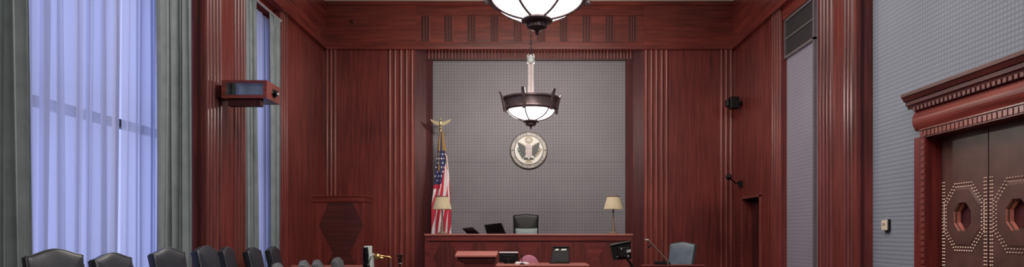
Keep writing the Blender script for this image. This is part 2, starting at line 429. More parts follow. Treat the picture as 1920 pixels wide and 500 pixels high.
# dentils and crown
b.box(XC-.01, XN+.02, yc0, yc1, 3.05, 3.10, 3)
y = yc0
while y < yc1-.03:
    b.box(XC-.035, XC-.01, y, y+.045, 3.05, 3.095, 3); y += .075
XK = 4.53
prof = [(XN+.02, 3.09), (XC-.02, 3.09), (XC-.03, 3.12), (XC-.05, 3.13), (XC-.055, 3.17), (XC-.075, 3.18), (XC-.10, 3.225), (XK, 3.23), (XK, 3.268), (XN+.02, 3.268)]
b.prism_y(prof, yc0-.09, yc1+.09, 3)
d1 = tag(struct(b, 'door_1', [M['door_red'], M['door_red_v'], M['rib'], M['crown']]))
d1['label'] = 'double door covered in studded brown leather inside a carved red wood case'
def oct_pts(cy, cz, hw, hh, k=.42):
    return [(cy-hw, cz-hh*k), (cy-hw*k, cz-hh), (cy+hw*k, cz-hh), (cy+hw, cz-hh*k), (cy+hw, cz+hh*k), (cy+hw*k, cz+hh), (cy-hw*k, cz+hh), (cy-hw, cz+hh*k)]
def leaf(y0, y1):
    cy = (y0+y1)/2; cz = 1.775; b = MB(); hw, hh = .13, .145
    hole = oct_pts(cy, cz, hw, hh)
    outer = [(y0+.003, cz-.3), (cy-.15, .01), (cy+.15, .01), (y1-.003, cz-.3), (y1-.003, cz+.3), (cy+.15, ZD-.005), (cy-.15, ZD-.005), (y0+.003, cz+.3)]
    # leaf face with an octagonal hole: ring of quads plus the corners
    for X, flip in ((XLf, 0), (XLf+.06, 1)):
        b.add([(X, y, z) for y, z in hole+outer], [(k, (k+1) % 8, 8+(k+1) % 8, 8+k) for k in range(8)], 0)
        for ci, (a, c) in zip(((y0+.003, .01), (y1-.003, .01), (y1-.003, ZD-.005), (y0+.003, ZD-.005)), ((0, 1), (2, 3), (4, 5), (6, 7))):
            b.add([(X, *outer[a]), (X, *outer[c]), (X, *ci)], [(0, 1, 2)], 0)
    b.add([(XLf, y, z) for y, z in hole]+[(XLf+.06, y, z) for y, z in hole], [(k, (k+1) % 8, 8+(k+1) % 8, 8+k) for k in range(8)], 0)
    b.box(XLf, XLf+.06, y0+.003, y0+.008, .01, ZD-.005); b.box(XLf, XLf+.06, y1-.008, y1-.003, .01, ZD-.005)
    # raised octagon field, like a padded cushion
    ring = oct_pts(cy, cz, .31, .345); rin = oct_pts(cy, cz, .27, .30)
    b.add([(XLf-.001, y, z) for y, z in ring]+[(XLf-.018, y, z) for y, z in rin]+[(XLf-.02, y, z) for y, z in oct_pts(cy, cz, hw+.015, hh+.015)]+[(XLf+.005, y, z) for y, z in hole],
          [(r*8+k, r*8+(k+1) % 8, r*8+8+(k+1) % 8, r*8+8+k) for r in range(3) for k in range(8)], 0)
    o = b.build('door_leaf', M['door_leather'], d1, smooth=False)
    # brass nails
    s = MB()
    def nail(y, z, dx=0): s.cone((XLf-.002-dx, y, z), (XLf-.012-dx, y, z), .0098, .005, 8)
    for hw2, hh2 in ((.30, .335), (.335, .372)):
        P = oct_pts(cy, cz, hw2, hh2)
        for i in range(8):
            a, c = P[i], P[(i+1) % 8]; n = max(2, int(math.dist(a, c)/.038))
            for k in range(n): nail(a[0]+(c[0]-a[0])*k/n, a[1]+(c[1]-a[1])*k/n, .004)
    for yy in (y0+.03, y0+.06, y1-.06, y1-.03):
        z = .2
        while z < 2.2: nail(yy, z); z += .038
    st = s.build('door_studs', M['stud'], o); st['label'] = 'double rows of small brass nails'
    w = MB(); w.add([(XLf+.05, y, z) for y, z in hole], [tuple(range(8))])
    w.build('door_glass', M['jamb'], o)
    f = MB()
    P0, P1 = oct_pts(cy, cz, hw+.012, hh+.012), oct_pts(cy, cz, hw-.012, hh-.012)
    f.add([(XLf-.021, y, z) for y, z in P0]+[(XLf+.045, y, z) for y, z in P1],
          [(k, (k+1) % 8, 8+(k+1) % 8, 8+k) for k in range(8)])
    f.m = [1 if k in (2, 3) else 0 for k in range(8)]  # pale facets paint a highlight on the lower bevel
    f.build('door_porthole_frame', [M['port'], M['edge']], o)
leaf(YM, YD1); leaf(YD0, YM)

# ---------------------------------------------------------------- left wall
XQ = -4.40                                   # pilaster face
XW = -4.95                                   # outer wall inner face
YQ0, YQ1 = wy(385, XQ), wy(459, XQ)
YW2 = 12.32
W1 = (5.75, 9.7); W2 = (10.55, 12.25); ZW0, ZW1 = .8, 5.45
b = MB()
for y0, y1 in ((YR, W1[0]), (W1[1], W2[0]), (W2[1], 15.3)): b.box(XW-.25, XW, y0, y1, 0, ZC)
for w in (W1, W2): b.box(XW-.25, XW, w[0], w[1], 0, ZW0); b.box(XW-.25, XW, w[0], w[1], ZW1, ZC)
struct(b, 'wall_left', M['wood'])
b = MB(); b.box(XW, XL, YW2, 15.3, 0, ZC)
for px in (528, 532.5, 537): rib_side(b, wy(px, XL), .035, XL, 1, .12, ZF, 0)
struct(b, 'trim_8', [M['wood'], M['rib']])
pilaster('trim_9', XQ, 1, XW, YQ0, YQ1, [wy(p, XQ) for p in (388, 394, 400, 406, 412, 440, 446, 452, 457)], pm)
pilaster('trim_10', XQ, 1, XW, 4.1, 5.3, [4.2, 4.3, 4.4, 5.0, 5.1, 5.2], pm)
b = MB(); b.box(XW, XL+.06, YR, YB-.05, ZF, ZC); b.box(XW, XL+.09, YR, YB-.05, ZF-.03, ZF+.04)
b.box(XW, XL-.12, YQ1, YW2, 5.62, ZF); b.box(XW, XL-.12, 5.3, YQ0, 5.62, ZF)
struct(b, 'trim_11', M['wood_y'])
def window(name, y0, y1, trans, nv):
    b = MB(); X0, X1 = XW-.16, XW-.06
    b.box(X0, X1, y0, y0+.08, ZW0, ZW1); b.box(X0, X1, y1-.08, y1, ZW0, ZW1); b.box(X0, X1, y0, y1, ZW0, ZW0+.08); b.box(X0, X1, y0, y1, ZW1-.08, ZW1)
    for z in trans: b.box(X0, X1, y0, y1, z-.05, z+.05)
    for k in range(1, nv):
        y = y0+(y1-y0)*k/nv; b.box(X0, X1, y-.03, y+.03, ZW0, ZW1)
    o = struct(b, name, M['winframe'])
    g = MB(); g.box(X0+.04, X0+.046, y0+.02, y1-.02, ZW0+.02, ZW1-.02); g.build('window_pane', M['pane'], o)
window('window_1', *W1, (2.95, 4.9), 1)
window('window_2', *W2, (2.95, 4.9), 1)

# curtains -------------------------------------------------------
def curtain(name, label, cat, y0, y1, yb0, yb1, X, zt, zb, folds, amp, mat, group=None, seed=0, header=0.0, pleat=.9):
    rnd = random.Random(seed); nu = folds*20; nv = 26; vs = []; fs = []
    ph = [rnd.uniform(-.9, .9) for _ in range(folds+2)]; am = [rnd.uniform(.5, 1.25) for _ in range(folds+2)]
    for j in range(nv+1):
        t = j/nv; z = zt+(zb-zt)*t
        a0 = y0+(yb0-y0)*t; a1 = y1+(yb1-y1)*t
        for i in range(nu+1):
            u = i/nu; q = u*folds; k = int(q); fr = q-k
            aa = am[k]*(1-fr)+am[k+1]*fr; pp = ph[k]*(1-fr)+ph[k+1]*fr
            w = math.sin(2*PI*q+pp+.5*math.sin(2.1*t+k))
            env = .55+.45*min(1, t*3)
            x = X+amp*aa*env*w+amp*.4*math.sin(PI*q*.77+seed+1.5*t)
            if header and t < header: x = X+amp*.5*math.sin(2*PI*q*2)
            ed = min(1, 5*u, 5*(1-u)); A = pleat*(a1-a0)/folds/(2*PI)*(.55+.9*(aa-.5))
            vs.append((x, a0+(a1-a0)*u+A*ed*math.sin(4*PI*q+2*pp+.6), z))
    for j in range(nv):
        for i in range(nu): fs.append((j*(nu+1)+i, j*(nu+1)+i+1, (j+1)*(nu+1)+i+1, (j+1)*(nu+1)+i))
    b = MB(); b.add(vs, fs); o = b.build(name, mat, smooth=True)
    return tag(o, label, cat, group)
XD = -4.62
curtain('drape', 'grey floor-length drape at the left edge, beside the nearest window', 'curtain', 5.35, wy(36, XD), 5.35, wy(53, XD), XD+.04, 5.5, .03, 6, .075, M['drape'], 'grey window drapes', 1)
curtain('drape', 'grey floor-length drape between the lavender sheers and the first fluted pilaster', 'curtain', wy(286, XD), 9.08, wy(284, XD), 9.08, XD+.04, 5.5, .03, 6, .05, M['drape'], 'grey window drapes', 12, pleat=1.1)
curtain('sheer_curtain', 'wide lavender sheer curtain glowing in front of the nearest window', 'curtain', wy(20, XD), wy(247, XD), wy(26, XD), wy(239, XD), XD-.10, 5.5, .05, 8, .06, M['sheer'], 'lavender sheer curtains', 3, pleat=1.7)
curtain('sheer_curtain', 'narrow lavender sheer strip right of the dark seam on the nearest window', 'curtain', wy(245, XD-.05), 9.15, wy(238, XD-.05), 9.15, XD-.14, 5.5, .05, 5, .035, M['sheer'], 'lavender sheer curtains', 14, pleat=1.5)
XE = -4.56
curtain('drape', 'grey drape of the far narrow window, on its side next to the fluted pilaster', 'curtain', 10.5, wy(479, XE), 10.5, wy(485, XE), XE+.02, 5.52, .03, 6, .04, M['drape'], 'grey window drapes', 5, .035)
curtain('drape', 'crinkled grey drape right of the blue sheer strip on the far narrow window', 'curtain', wy(503, XE), 12.28, wy(501, XE), wy(521, XE), XE+.02, 5.52, .03, 4, .04, M['drape'], 'grey window drapes', 6, .035)
curtain('sheer_curtain', 'thin blue sheer strip between two grey drapes on the far narrow window', 'curtain', 11.1, 12.2, 11.1, 12.2, XE-.11, 5.46, .05, 6, .035, M['sheer'], 'lavender sheer curtains', 7, pleat=1.2)
b = MB(); b.tube([(XE+.02, 10.45, 5.50), (XE+.02, 12.26, 5.50)], .022); b.sphere((XE+.02, 12.27, 5.50), .03)
tag(b.build('curtain_rod', M['rod'], smooth=True), 'pale curtain rod sloping above the far narrow window', 'curtain rod')
b = MB(); b.tube([(XD, 5.32, 5.54), (XD, 9.1, 5.54)], .022)
tag(b.build('curtain_rod', M['rod'], smooth=True), 'curtain rod carrying the near window drapes', 'curtain rod')

# raised floors ---------------------------------------------------
b = MB(); b.box(-2.4, 2.45, 13.75, YA+.06, 0, .6); struct(b, 'floor_dais', M['carpet'])
b = MB(); b.box(-4.6, -3.75, 5.3, 12.2, 0, .3); struct(b, 'floor_jury_box', M['carpet'])
b = MB()                                     # jury box end rail
b.box(-4.35, -2.9, 12.32, 12.4, 0, 1.0, 0); b.box(-4.35, -2.86, 12.27, 12.45, .97, wz(497, 12.3), 1)
struct(b, 'trim_12', [M['wood'], M['edge']], bevel=.008)

# ================================================================ CHANDELIERS
def chandelier(label, X, Y, phase):
    t = thing('chandelier', label, 'chandelier', (X, Y, 0), 0, 'bronze bowl chandeliers')
    ZR = 3.80
    m = MB(); prof = []
    for k in range(15):
        a = PI/2*k/14; prof.append((.43*math.sin(a)+1e-4, ZR+.04-.22*math.cos(a)))
    m.lathe(prof, n=48); gb = m.build('glass_bowl', M['bowl'], t, smooth=True); gb['label'] = 'glowing white glass bowl'
    m = MB(); m.lathe([(.43, ZR-.015), (.47, ZR-.015), (.485, ZR+.02), (.475, ZR+.04), (.50, ZR+.17), (.525, ZR+.185), (.525, ZR+.215), (.49, ZR+.215), (.45, ZR+.02), (.43, ZR-.015)], n=64)
    rg = m.build('ring', M['bronze'], t, smooth=True)
    for k in range(6):
        a = phase+k*PI/3
        m = MB(); pts = []
        for j in range(13):
            q = PI/2*j/12; pts.append(((.435*math.sin(q)+.006), ZR+.04-.228*math.cos(q)))
        m.tube([(r*math.sin(a), -r*math.cos(a), z) for r, z in pts if r > .1], .012, 8)
        m.build('bowl_rib', M['bronze'], gb, smooth=True)
        f = MB(); f.prism([(.46, ZR-.03), (.50, ZR-.05), (.525, ZR+.1), (.56, ZR+.25), (.585, ZR+.31), (.56, ZR+.30), (.525, ZR+.24), (.48, ZR+.1)], -.03, .03)
        f.xform(Matrix.Rotation(a-PI/2, 4, 'Z')); f.build('fin', M['bronze'], rg, bevel=.006)
    m = MB(); z = 3.58
    m.lathe([(0.001, 3.463), (.012, 3.47), (.018, 3.488), (.012, 3.50), (.03, 3.512), (.07, 3.525), (.09, 3.535), (.09, 3.575), (.10, 3.583), (.14, 3.588), (.15, 3.604), (.14, 3.622), (.10, 3.628), (.001, 3.632)], n=40)
    for k in range(12):
        a = 2*PI*k/12; m.cone((.088*math.sin(a), .088*math.cos(a), 3.535), (.088*math.sin(a), .088*math.cos(a), 3.585), .008, .008, 6)
    m.build('finial', M['bronze'], t, smooth=True)
    m = MB()
    for dx, dy in ((-1, -1), (1, -1), (-1, 1), (1, 1)):
        m.tube([(dx*.032, dy*.032, 3.95), (dx*.032, dy*.032, 4.68)], .024, 12)
    m.lathe([(.03, 3.95), (.03, 4.68)], n=16)
    sm = m.build('stem', M['stem'], t, smooth=True)
    m = MB(); m.lathe([(.02, 4.64), (.07, 4.65), (.075, 4.69), (.06, 4.71), (.065, 4.75), (.03, 4.78), (.02, 4.80)], n=20)
    for k in range(4):
        a = PI/4+k*PI/2; m.tube([(.06*math.cos(a), .06*math.sin(a), 4.7), (.09*math.cos(a), .09*math.sin(a), 4.76), (.06*math.cos(a), .06*math.sin(a), 4.80)], .009, 6)
    m.build('collar', M['silver'], sm, smooth=True)
    m = MB(); z = 4.80; k = 0
    while z < ZC-.12:                        # chain links
        pts = []
        for j in range(13):
            a = 2*PI*j/12; u, v = .016*math.cos(a), .04*math.sin(a)
            pts.append((u, 0, z+.035+v) if k % 2 else (0, u, z+.035+v))
        m.tube(pts, .006, 6); z += .062; k += 1
    m.build('chain', M['dark_metal'], t, smooth=True)
    m = MB(); m.lathe([(.001, ZC-.12), (.03, ZC-.11), (.06, ZC-.05), (.14, ZC-.02), (.14, ZC), (.001, ZC)], n=24); m.build('ceiling_rose', M['bronze'], t, smooth=True)
    # the lamps in the bowl throw light up past the ring
    l = bpy.data.lights.new('bowl lamp', 'POINT'); l.energy = 260 if Y > 9 else 60; l.shadow_soft_size = .25; l.color = (1, .93, .85)
    o = bpy.data.objects.new('bowl lamp', l); C.objects.link(o); o.location = (X+.05, Y+.33, 4.25)
chandelier('near bronze chandelier with large glowing bowl cut off by the top edge', .095, 6.3, math.radians(-28))
chandelier('far bronze chandelier on a pale stem, hanging above the round seal', .07, 12.0, math.radians(-14))

# ================================================================ SEAL
def seal():
    Yw = YA+.06; X = wx(991.5, Yw); Z = wz(282, Yw); R = .424
    t = thing('wall_seal', 'round eagle seal with lettered ring on the grey wall behind the bench', 'seal', (X, Yw, Z))
    def disc(r0, r1, y0, y1, n=64):
        b = MB(); vs = []
        for (r, y) in ((r1, 0), (r1, y0), (r0, y1), (0.0001, y1)):
            vs += [(r*math.cos(2*PI*k/n), y, r*math.sin(2*PI*k/n)) for k in range(n)]
        b.add(vs, [(i*n+k, i*n+(k+1) % n, (i+1)*n+(k+1) % n, (i+1)*n+k) for i in range(3) for k in range(n)])
        return b
    disc(R-.012, R, -.035, -.045).build('rim', M['seal_edge'], t)
    ringmb = disc(R-.03, R-.018, -.046, -.05)
    disc(.325, .335, -.05, -.056).build('border', M['seal_edge'], t)
    disc(.312, .32, -.056, -.062).build('field', M['seal_field'], t)
    y0 = -.062
    def poly(b, pts, d, mi=0): b.prism([(x*1.13, (z+.01)*1.13-.01) for x, z in pts], y0-d, y0+.004, mi)
    # eagle: wings, body, head, tail, talons, shield
    b = MB()
    for s in (-1, 1):
        W = [(.055, .03), (.075, .075), (.12, .105), (.17, .135), (.225, .165), (.215, .12), (.205, .06), (.185, .005), (.16, -.05), (.125, -.10), (.09, -.125), (.06, -.09)]
        poly(b, [(s*x, z) for x, z in W], .012)
        for k in range(4):
            z = -.12+.05*k; x = .10+.03*k
            poly(b, [(s*(x-.03), z+.03), (s*(x+.035), z-.02), (s*(x+.04), z+.012)], .016)
        poly(b, [(s*.03, -.14), (s*.09, -.16), (s*.11, -.185), (s*.07, -.20), (s*.02, -.175)], .012)
        poly(b, [(s*.015, -.15), (s*.05, -.19), (s*.0, -.215)], .013)
    b.build('eagle_wings', M['seal_dark'], t)
    b = MB(); poly(b, [(-.06, .06), (.06, .06), (.068, -.02), (.06, -.10), (.0, -.145), (-.06, -.10), (-.068, -.02)], .018)
    poly(b, [(-.03, .055), (-.035, .10), (-.055, .105), (-.03, .125), (.0, .13), (.03, .115), (.035, .055)], .017)
    b.build('eagle_body', M['seal_lilac'], t)
    b = MB()
    for k in range(7):
        x = -.055+.0185*k
        poly(b, [(x, .02), (x+.008, .02), (x+.007, -.09), (x+.001, -.09)], .021, 0)
    poly(b, [(-.06, .05), (.06, .05), (.062, .02), (-.062, .02)], .021, 1)
    b.build('shield', [M['seal_tan'], M['seal_ring']], t)
    b = MB(); poly(b, [(-.05, -.19), (0, -.175), (.05, -.19), (.07, -.245), (.025, -.262), (-.025, -.262), (-.07, -.245)], .01); b.build('eagle_tail', M['seal_tan'], t)
    b = MB(); poly(b, [(.085*math.cos(2*PI*k/24), .205+.072*math.sin(2*PI*k/24)) for k in range(24)], .008, 0)
    poly(b, [(.045*math.cos(2*PI*k/16), .205+.045*math.sin(2*PI*k/16)) for k in range(16)], .012, 1)
    for k in range(13):
        a = 2*PI*k/13*2.4; r = .034*math.sqrt(k/13); poly(b, [(r*math.cos(a)+.005*math.cos(2*PI*j/5), .205+r*math.sin(a)+.005*math.sin(2*PI*j/5)) for j in range(5)], .014, 2)
    b.build('star_glory', [M['seal_tan'], M['seal_ring'], M['seal_field']], t)
    b = MB()
    for k in range(9):
        x, z = -.20+.012*k, .0-.02*k
        for s in (-1, 1):
            poly(b, [(x, z), (x+s*.03+.012, z+.014), (x+s*.042+.004, z-.004), (x+s*.02, z-.014)], .009)
    b.build('olive_branch', M['seal_green'], t)
    b = MB()
    for k in range(6):
        x = .11+.018*k; poly(b, [(x-.02, -.17+.012*k), (x-.012, -.175+.012*k), (x+.07, -.01+.006*k), (x+.055, 0+.006*k)], .009)
    b.build('arrows', M['seal_tan'], t)
    b = MB()
    half = [(.05, .085), (.12, .125), (.19, .165)]; low = [(.20, .15), (.13, .105), (.05, .07)]
    poly(b, [(-x, z) for x, z in reversed(half)]+half+low+[(-x, z) for x, z in reversed(low)], .010)
    b.build('scroll', M['seal_tan'], t)
    # ring lettering
    b = ringmb
    def arc(text, mid, step, r, flip, size):
        for i, ch in enumerate(text):
            if ch == ' ': continue
            cu = bpy.data.curves.new('letter', 'FONT'); cu.body = ch; cu.size = size; cu.align_x = 'CENTER'; cu.align_y = 'CENTER'; cu.extrude = .004
            ob = bpy.data.objects.new('letter', cu); C.objects.link(ob)
            me = bpy.data.meshes.new_from_object(ob.evaluated_get(bpy.context.evaluated_depsgraph_get()))
            a = mid+(i-(len(text)-1)/2)*step*(-1 if not flip else 1)
            rot = a-PI/2 if not flip else a+PI/2
            for_v = []
            for v in me.vertices:
                x, z = v.co.x, v.co.y
                for_v.append((r*math.cos(a)+x*math.cos(rot)-z*math.sin(rot), -.052-v.co.z, r*math.sin(a)+x*math.sin(rot)+z*math.cos(rot)))
            b.add(for_v, [tuple(p.vertices) for p in me.polygons], 1)
            bpy.data.objects.remove(ob); bpy.data.curves.remove(cu); bpy.data.meshes.remove(me)
    arc('UNITED STATES', PI/2, .165, .373, False, .082)
    arc('DISTRICT COURT', -PI/2, .165, .373, True, .082)
    for s in (0, PI):
        b.prism([((.373+(.03 if j % 2 == 0 else .012)*math.cos(PI/2+PI*j/5))*(1 if s == 0 else -1), (.03 if j % 2 == 0 else .012)*math.sin(PI/2+PI*j/5)) for j in range(10)], -.058, -.048, 1)
    b.build('lettered_ring', [M['seal_ring'], M['seal_dark']], t)
seal()

# ================================================================ JUDGE'S BENCH
YJ = 13.0
XJ0, XJ1 = wx(795, YJ), wx(1187, YJ); ZJ = wz(438, YJ)
t = thing('judge_bench', 'long mahogany bench spanning the recess under the grey wall', 'bench', (0, YJ, 0))
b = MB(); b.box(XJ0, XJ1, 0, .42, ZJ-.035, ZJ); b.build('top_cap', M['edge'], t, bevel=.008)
b = MB(); b.box(XJ0+.02, XJ1-.02, .02, .40, ZJ-.13, ZJ-.035); b.build('fascia', M['bench'], t)
b = MB(); b.box(XJ0+.01, XJ1-.01, .05, .36, 0, ZJ-.13, 0)
b.box(XJ0+.01, XJ0+.10, .03, .05, 0, ZJ-.13, 0); b.box(XJ1-.08, XJ1-.01, .03, .05, 0, ZJ-.13, 0)
b.box(XJ0+.01, XJ0+.10, 0.36, .72, 0, ZJ-.13, 0); b.box(XJ1-.10, XJ1-.01, .36, .72, 0, ZJ-.13, 0)
b.build('front_panel', M['bench'], t)
b = MB(); n = 6
for k in range(n):                           # dark veneer hourglasses set in the front
    cx = XJ0+.1+(XJ1-XJ0-.2)*(k+.5)/n; zt = ZJ-.16
    for z0, h in ((zt-.31, .31), (zt-.93, .31)):
        b.prism([(cx-.10, z0+h), (cx+.10, z0+h), (cx+.25, z0), (cx+.10, z0-h), (cx-.10, z0-h), (cx-.25, z0)], .045, .052)
b.build('veneer_inlay', M['bench_dark'], t)
b = MB(); b.box(XJ0+.1, XJ1-.1, .36, .68, 1.28, 1.32); b.build('desk', M['bench'], t)

# table lamps
def lamp(label, px, Y):
    t = thing('table_lamp', label, 'lamp', (wx(px, Y), Y, ZJ), 0, 'cream shaded lamps on the bench')
    m = MB(); m.lathe([(.001, 0), (.10, 0), (.105, .012), (.095, .022), (.06, .03), (.045, .045), (.001, .05)], n=28); m.build('base', M['lamp_metal'], t, smooth=True)
    m = MB(); m.lathe([(.04, .04), (.032, .08), (.036, .12), (.024, .16), (.03, .2), (.018, .24), (.014, .4), (.02, .44), (.012, .47), (.012, .52), (.001, .53)], n=20); m.build('stem', M['lamp_metal'], t, smooth=True)
    m = MB(); m.lathe([(.185, .49), (.165, .57), (.14, .66), (.118, .735)], n=64, pleat=.022); m.build('lamp_shade', M['shade'], t)
    m = MB(); m.lathe([(.12, .73), (.124, .735), (.124, .748), (.115, .748)], n=40); m.build('shade_trim', M['shade_trim'], t)
    m = MB(); m.lathe([(.012, .50), (.03, .55), (.034, .6), (.02, .65), (.001, .66)], n=14); m.build('bulb', M['white'], t, smooth=True)
lamp('cream shaded table lamp in front of the draped flag', 829, 13.25)
lamp('cream shaded table lamp alone on the bench, opposite end from the flag', 1150, 13.25)

# monitors on the bench
def tilted_monitor(label, corners, Y, foot):
    t = thing('desk_monitor', label, 'monitor', (0, 0, 0), 0, 'dark monitors on the bench')
    P = [at(px, py, Y+dy) for px, py, dy in corners]
    m = MB(); m.slab(*P, .028); m.build('casing', M['black'], t, bevel=.006)
    c = sum(P, Vector())/4; a = P[0]*.0
    ins = [c+(p-c)*.9+Vector((0, -.004, 0)) for p in P]
    m = MB(); m.slab(*ins, .004); m.build('back_plate', M['screen'], t)
    m = MB(); fz = 1.321
    m.tube([c+Vector((0, .04, 0)), (foot[0], foot[1], c.z-.06), (foot[0], foot[1], fz)], .018, 10)
    m.lathe([(.001, 0), (.09, 0), (.09, .012), (.03, .02), (.001, .02)], (foot[0], foot[1], fz-.001), 20)
    m.build('stand', M['black'], t, smooth=True)
tilted_monitor('small dark tilted monitor, the lower of two on the bench near the flag', [(866, 428, .05), (886, 426, .0), (908, 445, -.0), (884, 446, .06)], 13.52, (wx(893, 13.58), 13.6))
tilted_monitor('larger dark tilted monitor on the bench, next to the black leather chair', [(907.5, 421, .04), (940, 417, 0), (955, 452, -.02), (917, 454, .02)], 13.52, (wx(933, 13.58), 13.6))

# ================================================================ CHAIRS
def back_mesh(w0, w1, z0, z1, arch, thick, tilt, n=28):
    """upholstered backrest facing -y with a camel top"""
    out = []
    for k in range(n+1):                     # right bottom -> over the top -> left bottom
        s = 1-2*k/n
        bmp = (.5+.5*math.cos(PI*min(1, abs(s)/.9)))**.75
        z = z1-arch*(1-bmp)
        if abs(s) > .93: z -= .012*(abs(s)-.93)/.07
        out.append((s*w1/2, z))
    side = [(-w0/2-(w1-w0)/2*q, z0+(z1-arch-z0)*q) for q in (.85, .6, .35, .12, 0)]
    bot = [(w0/2*s, z0-.01) for s in (-.6, 0, .6)]
    side2 = [(-x, z) for x, z in reversed(side)]
    out = out+side+bot+side2
    cz = (z0+z1)/2; N_ = len(out); vs = []; fs = []
    rings = [(.02, .5), (.9, .5), (.97, .42), (1.0, .2), (1.0, -.25), (.98, -.45), (.95, -.54), (.9, -.60), (.8, -.66), (.5, -.76), (.02, -.78)]
    for sc, yy in rings:
        for x, z in out: vs.append((x*sc, yy*thick, cz+(z-cz)*sc))
    for r in range(len(rings)-1): fs += [(r*N_+k, r*N_+(k+1) % N_, (r+1)*N_+(k+1) % N_, (r+1)*N_+k) for k in range(N_)]
    b = MB(); b.add(vs, fs)
    mt = Matrix.Translation((0, 0, z0)) @ Matrix.Rotation(-tilt, 4, 'X') @ Matrix.Translation((0, 0, -z0))
    b.xform(mt)
    return b, [mt @ Vector((x*.975, -.5*thick, cz+(z-cz)*.975)) for x, z in out[:n+1+5]+out[n+1+8:]]
def make_chair(name, label, leather, group=None, top=1.12, w=.45, arch=.055, tilt=.2, trim=None):
    t = thing(name, label, 'chair', group=group)
    b = MB(); b.box(-.26, .26, -.30, .22, .40, .50); b.build('seat', leather, t, smooth=True, bevel=.035, seg=3)
    mb, rim = back_mesh(w*.9, w, .50, .50+(top-.50)/math.cos(tilt), arch, .10, tilt)
    bk = mb.build('backrest', leather, t, smooth=True); bk.location = (0, .20, 0)
    b = MB(); b.tube(rim, .0055, 6); b.build('piping', trim or leather, bk, smooth=True)
    for s in (-1, 1):
        b = MB(); x = s*.30
        b.tube([(x, .20, .50), (x, .16, .66), (x, .02, .695), (x, -.20, .69), (x, -.25, .60), (x*.93, -.22, .46)], [.022, .026, .034, .034, .026, .022], 10)
        b.build('armrest', leather, t, smooth=True)
    b = MB(); b.cone((0, -.03, .10), (0, -.03, .41), .03, .03, 14); b.cone((0, -.03, .36), (0, -.03, .41), .10, .14, 14); b.build('column', M['dark_metal'], t, smooth=True)
    b = MB()
    for k in range(5):
        a = 2*PI*k/5+.3; e = Vector((.29*math.cos(a), -.03+.29*math.sin(a), .065))
        b.tube([(0, -.03, .115), (.15*math.cos(a), -.03+.15*math.sin(a), .10), e], [.03, .024, .018], 8)
        b.cone(e+Vector((-.02*math.sin(a), .02*math.cos(a), -.037)), e+Vector((.02*math.sin(a), -.02*math.cos(a), -.037)), .028, .028, 12)
    b.build('star_base', M['dark_metal'], t)
    return t
GJ = 'leather jury chairs along the windows'
protos = {}
def place(px, py, Y, r, label, floor_z):
    kind = 'front' if floor_z == 0 else 'back'
    if kind not in protos: o = protos[kind] = make_chair('jury_chair', label, M['leather_grey' if kind == 'front' else 'leather'], GJ, trim=M['leather_trim'])
    else: o = copy_tree(protos[kind])
    o['label'] = label
    th = math.radians(r); top = wz(py, Y); bx = wx(px, Y)
    # the crest of the reclined back sits behind the seat: move the foot so the crest lands on its spot
    off = .20+.62*math.tan(.2)
    o.location = (bx+off*math.sin(th), Y-off*math.cos(th), floor_z)
    o.rotation_euler = (0, 0, th); o.scale = (1, 1, (top-floor_z)/1.125)
    return o
place(98, 465.5, 5.8, 57, 'nearest jury chair, a dark leather one almost facing us before the wide lavender sheer', .3)
place(204, 473, 6.55, 78, 'dark leather jury chair before the wide sheer, second in the back row', .3)
place(310, 463.5, 7.4, 74, 'dark leather jury chair standing before the grey drape beside the sheers', .3)
place(380, 460, 8.3, 86, 'dark leather jury chair at the foot of the plain wood left of the fluting', .3)
place(420, 462, 9.2, 97, 'dark leather jury chair seen edge-on, against the first fluted pilaster', .3)
place(470, 463, 10.0, 88, 'dark leather jury chair before the grey drape of the far narrow window', .3)
place(508, 461, 10.9, 93, 'farthest back row jury chair, against the crinkled drape of the far window', .3)
place(517, 492, 9.0, 100, 'small grey chair crest at the bottom edge below the far narrow window', 0)
place(567, 487, 9.9, 100, 'grey chair crest at the bottom edge just left of the tall veneered cabinet', 0)
place(592, 486, 10.7, 98, 'grey chair crest overlapping the dark gap beside the tall veneered cabinet', 0)
place(630, 481.5, 11.9, 90, 'grey chair crest standing highest, in front of the hexagon veneer', 0)

# judge's chair
c = make_chair('judge_chair', 'black leather high-back chair with a pale cushion behind the bench', M['leather_black'], None, top=1.40, w=.55, arch=.02, tilt=.12)
c.location = (wx(986, 14.35), 14.05, .6)
b = MB(); n = 14; vs = []; fs = []
for j in range(n+1):
    for i in range(n+1):
        u, v = -1+2*i/n, -1+2*j/n; d = .06*(1-u**4)*(1-v**4)
        vs.append((u*.235*(1-.04*(1-v*v)), -d, v*.17*(1-.05*(1-u*u))))
for j in range(n+1):
    for i in range(n+1):
        u, v = -1+2*i/n, -1+2*j/n; d = .05*(1-u**4)*(1-v**4)
        vs.append((u*.235*(1-.04*(1-v*v)), d, v*.17*(1-.05*(1-u*u))))
q = (n+1)**2
for j in range(n):
    for i in range(n):
        a = j*(n+1)+i; fs.append((a, a+1, a+n+2, a+n+1)); fs.append((q+a, q+a+n+1, q+a+n+2, q+a+1))
b.add(vs, fs); b.xform(Matrix.Rotation(-.12, 4, 'X'))
pil = b.build('cushion', M['pillow'], smooth=True); pil.location = (wx(987, 14.12), 14.115, wz(428, 14.12)-.165)
tag(pil, 'pale grey green cushion leaning on the black judge chair', 'cushion')

# witness chair
c = make_chair('witness_chair', 'slate blue leather chair in the witness stand, turned toward the bench', M['leather_blue'], None, top=1.14, w=.53, arch=.035, tilt=.24, trim=M['seal_green'])
c.location = (wx(1283, 12.6)-.25, 12.6-.24, .28); c.rotation_euler = (0, 0, math.radians(-44))
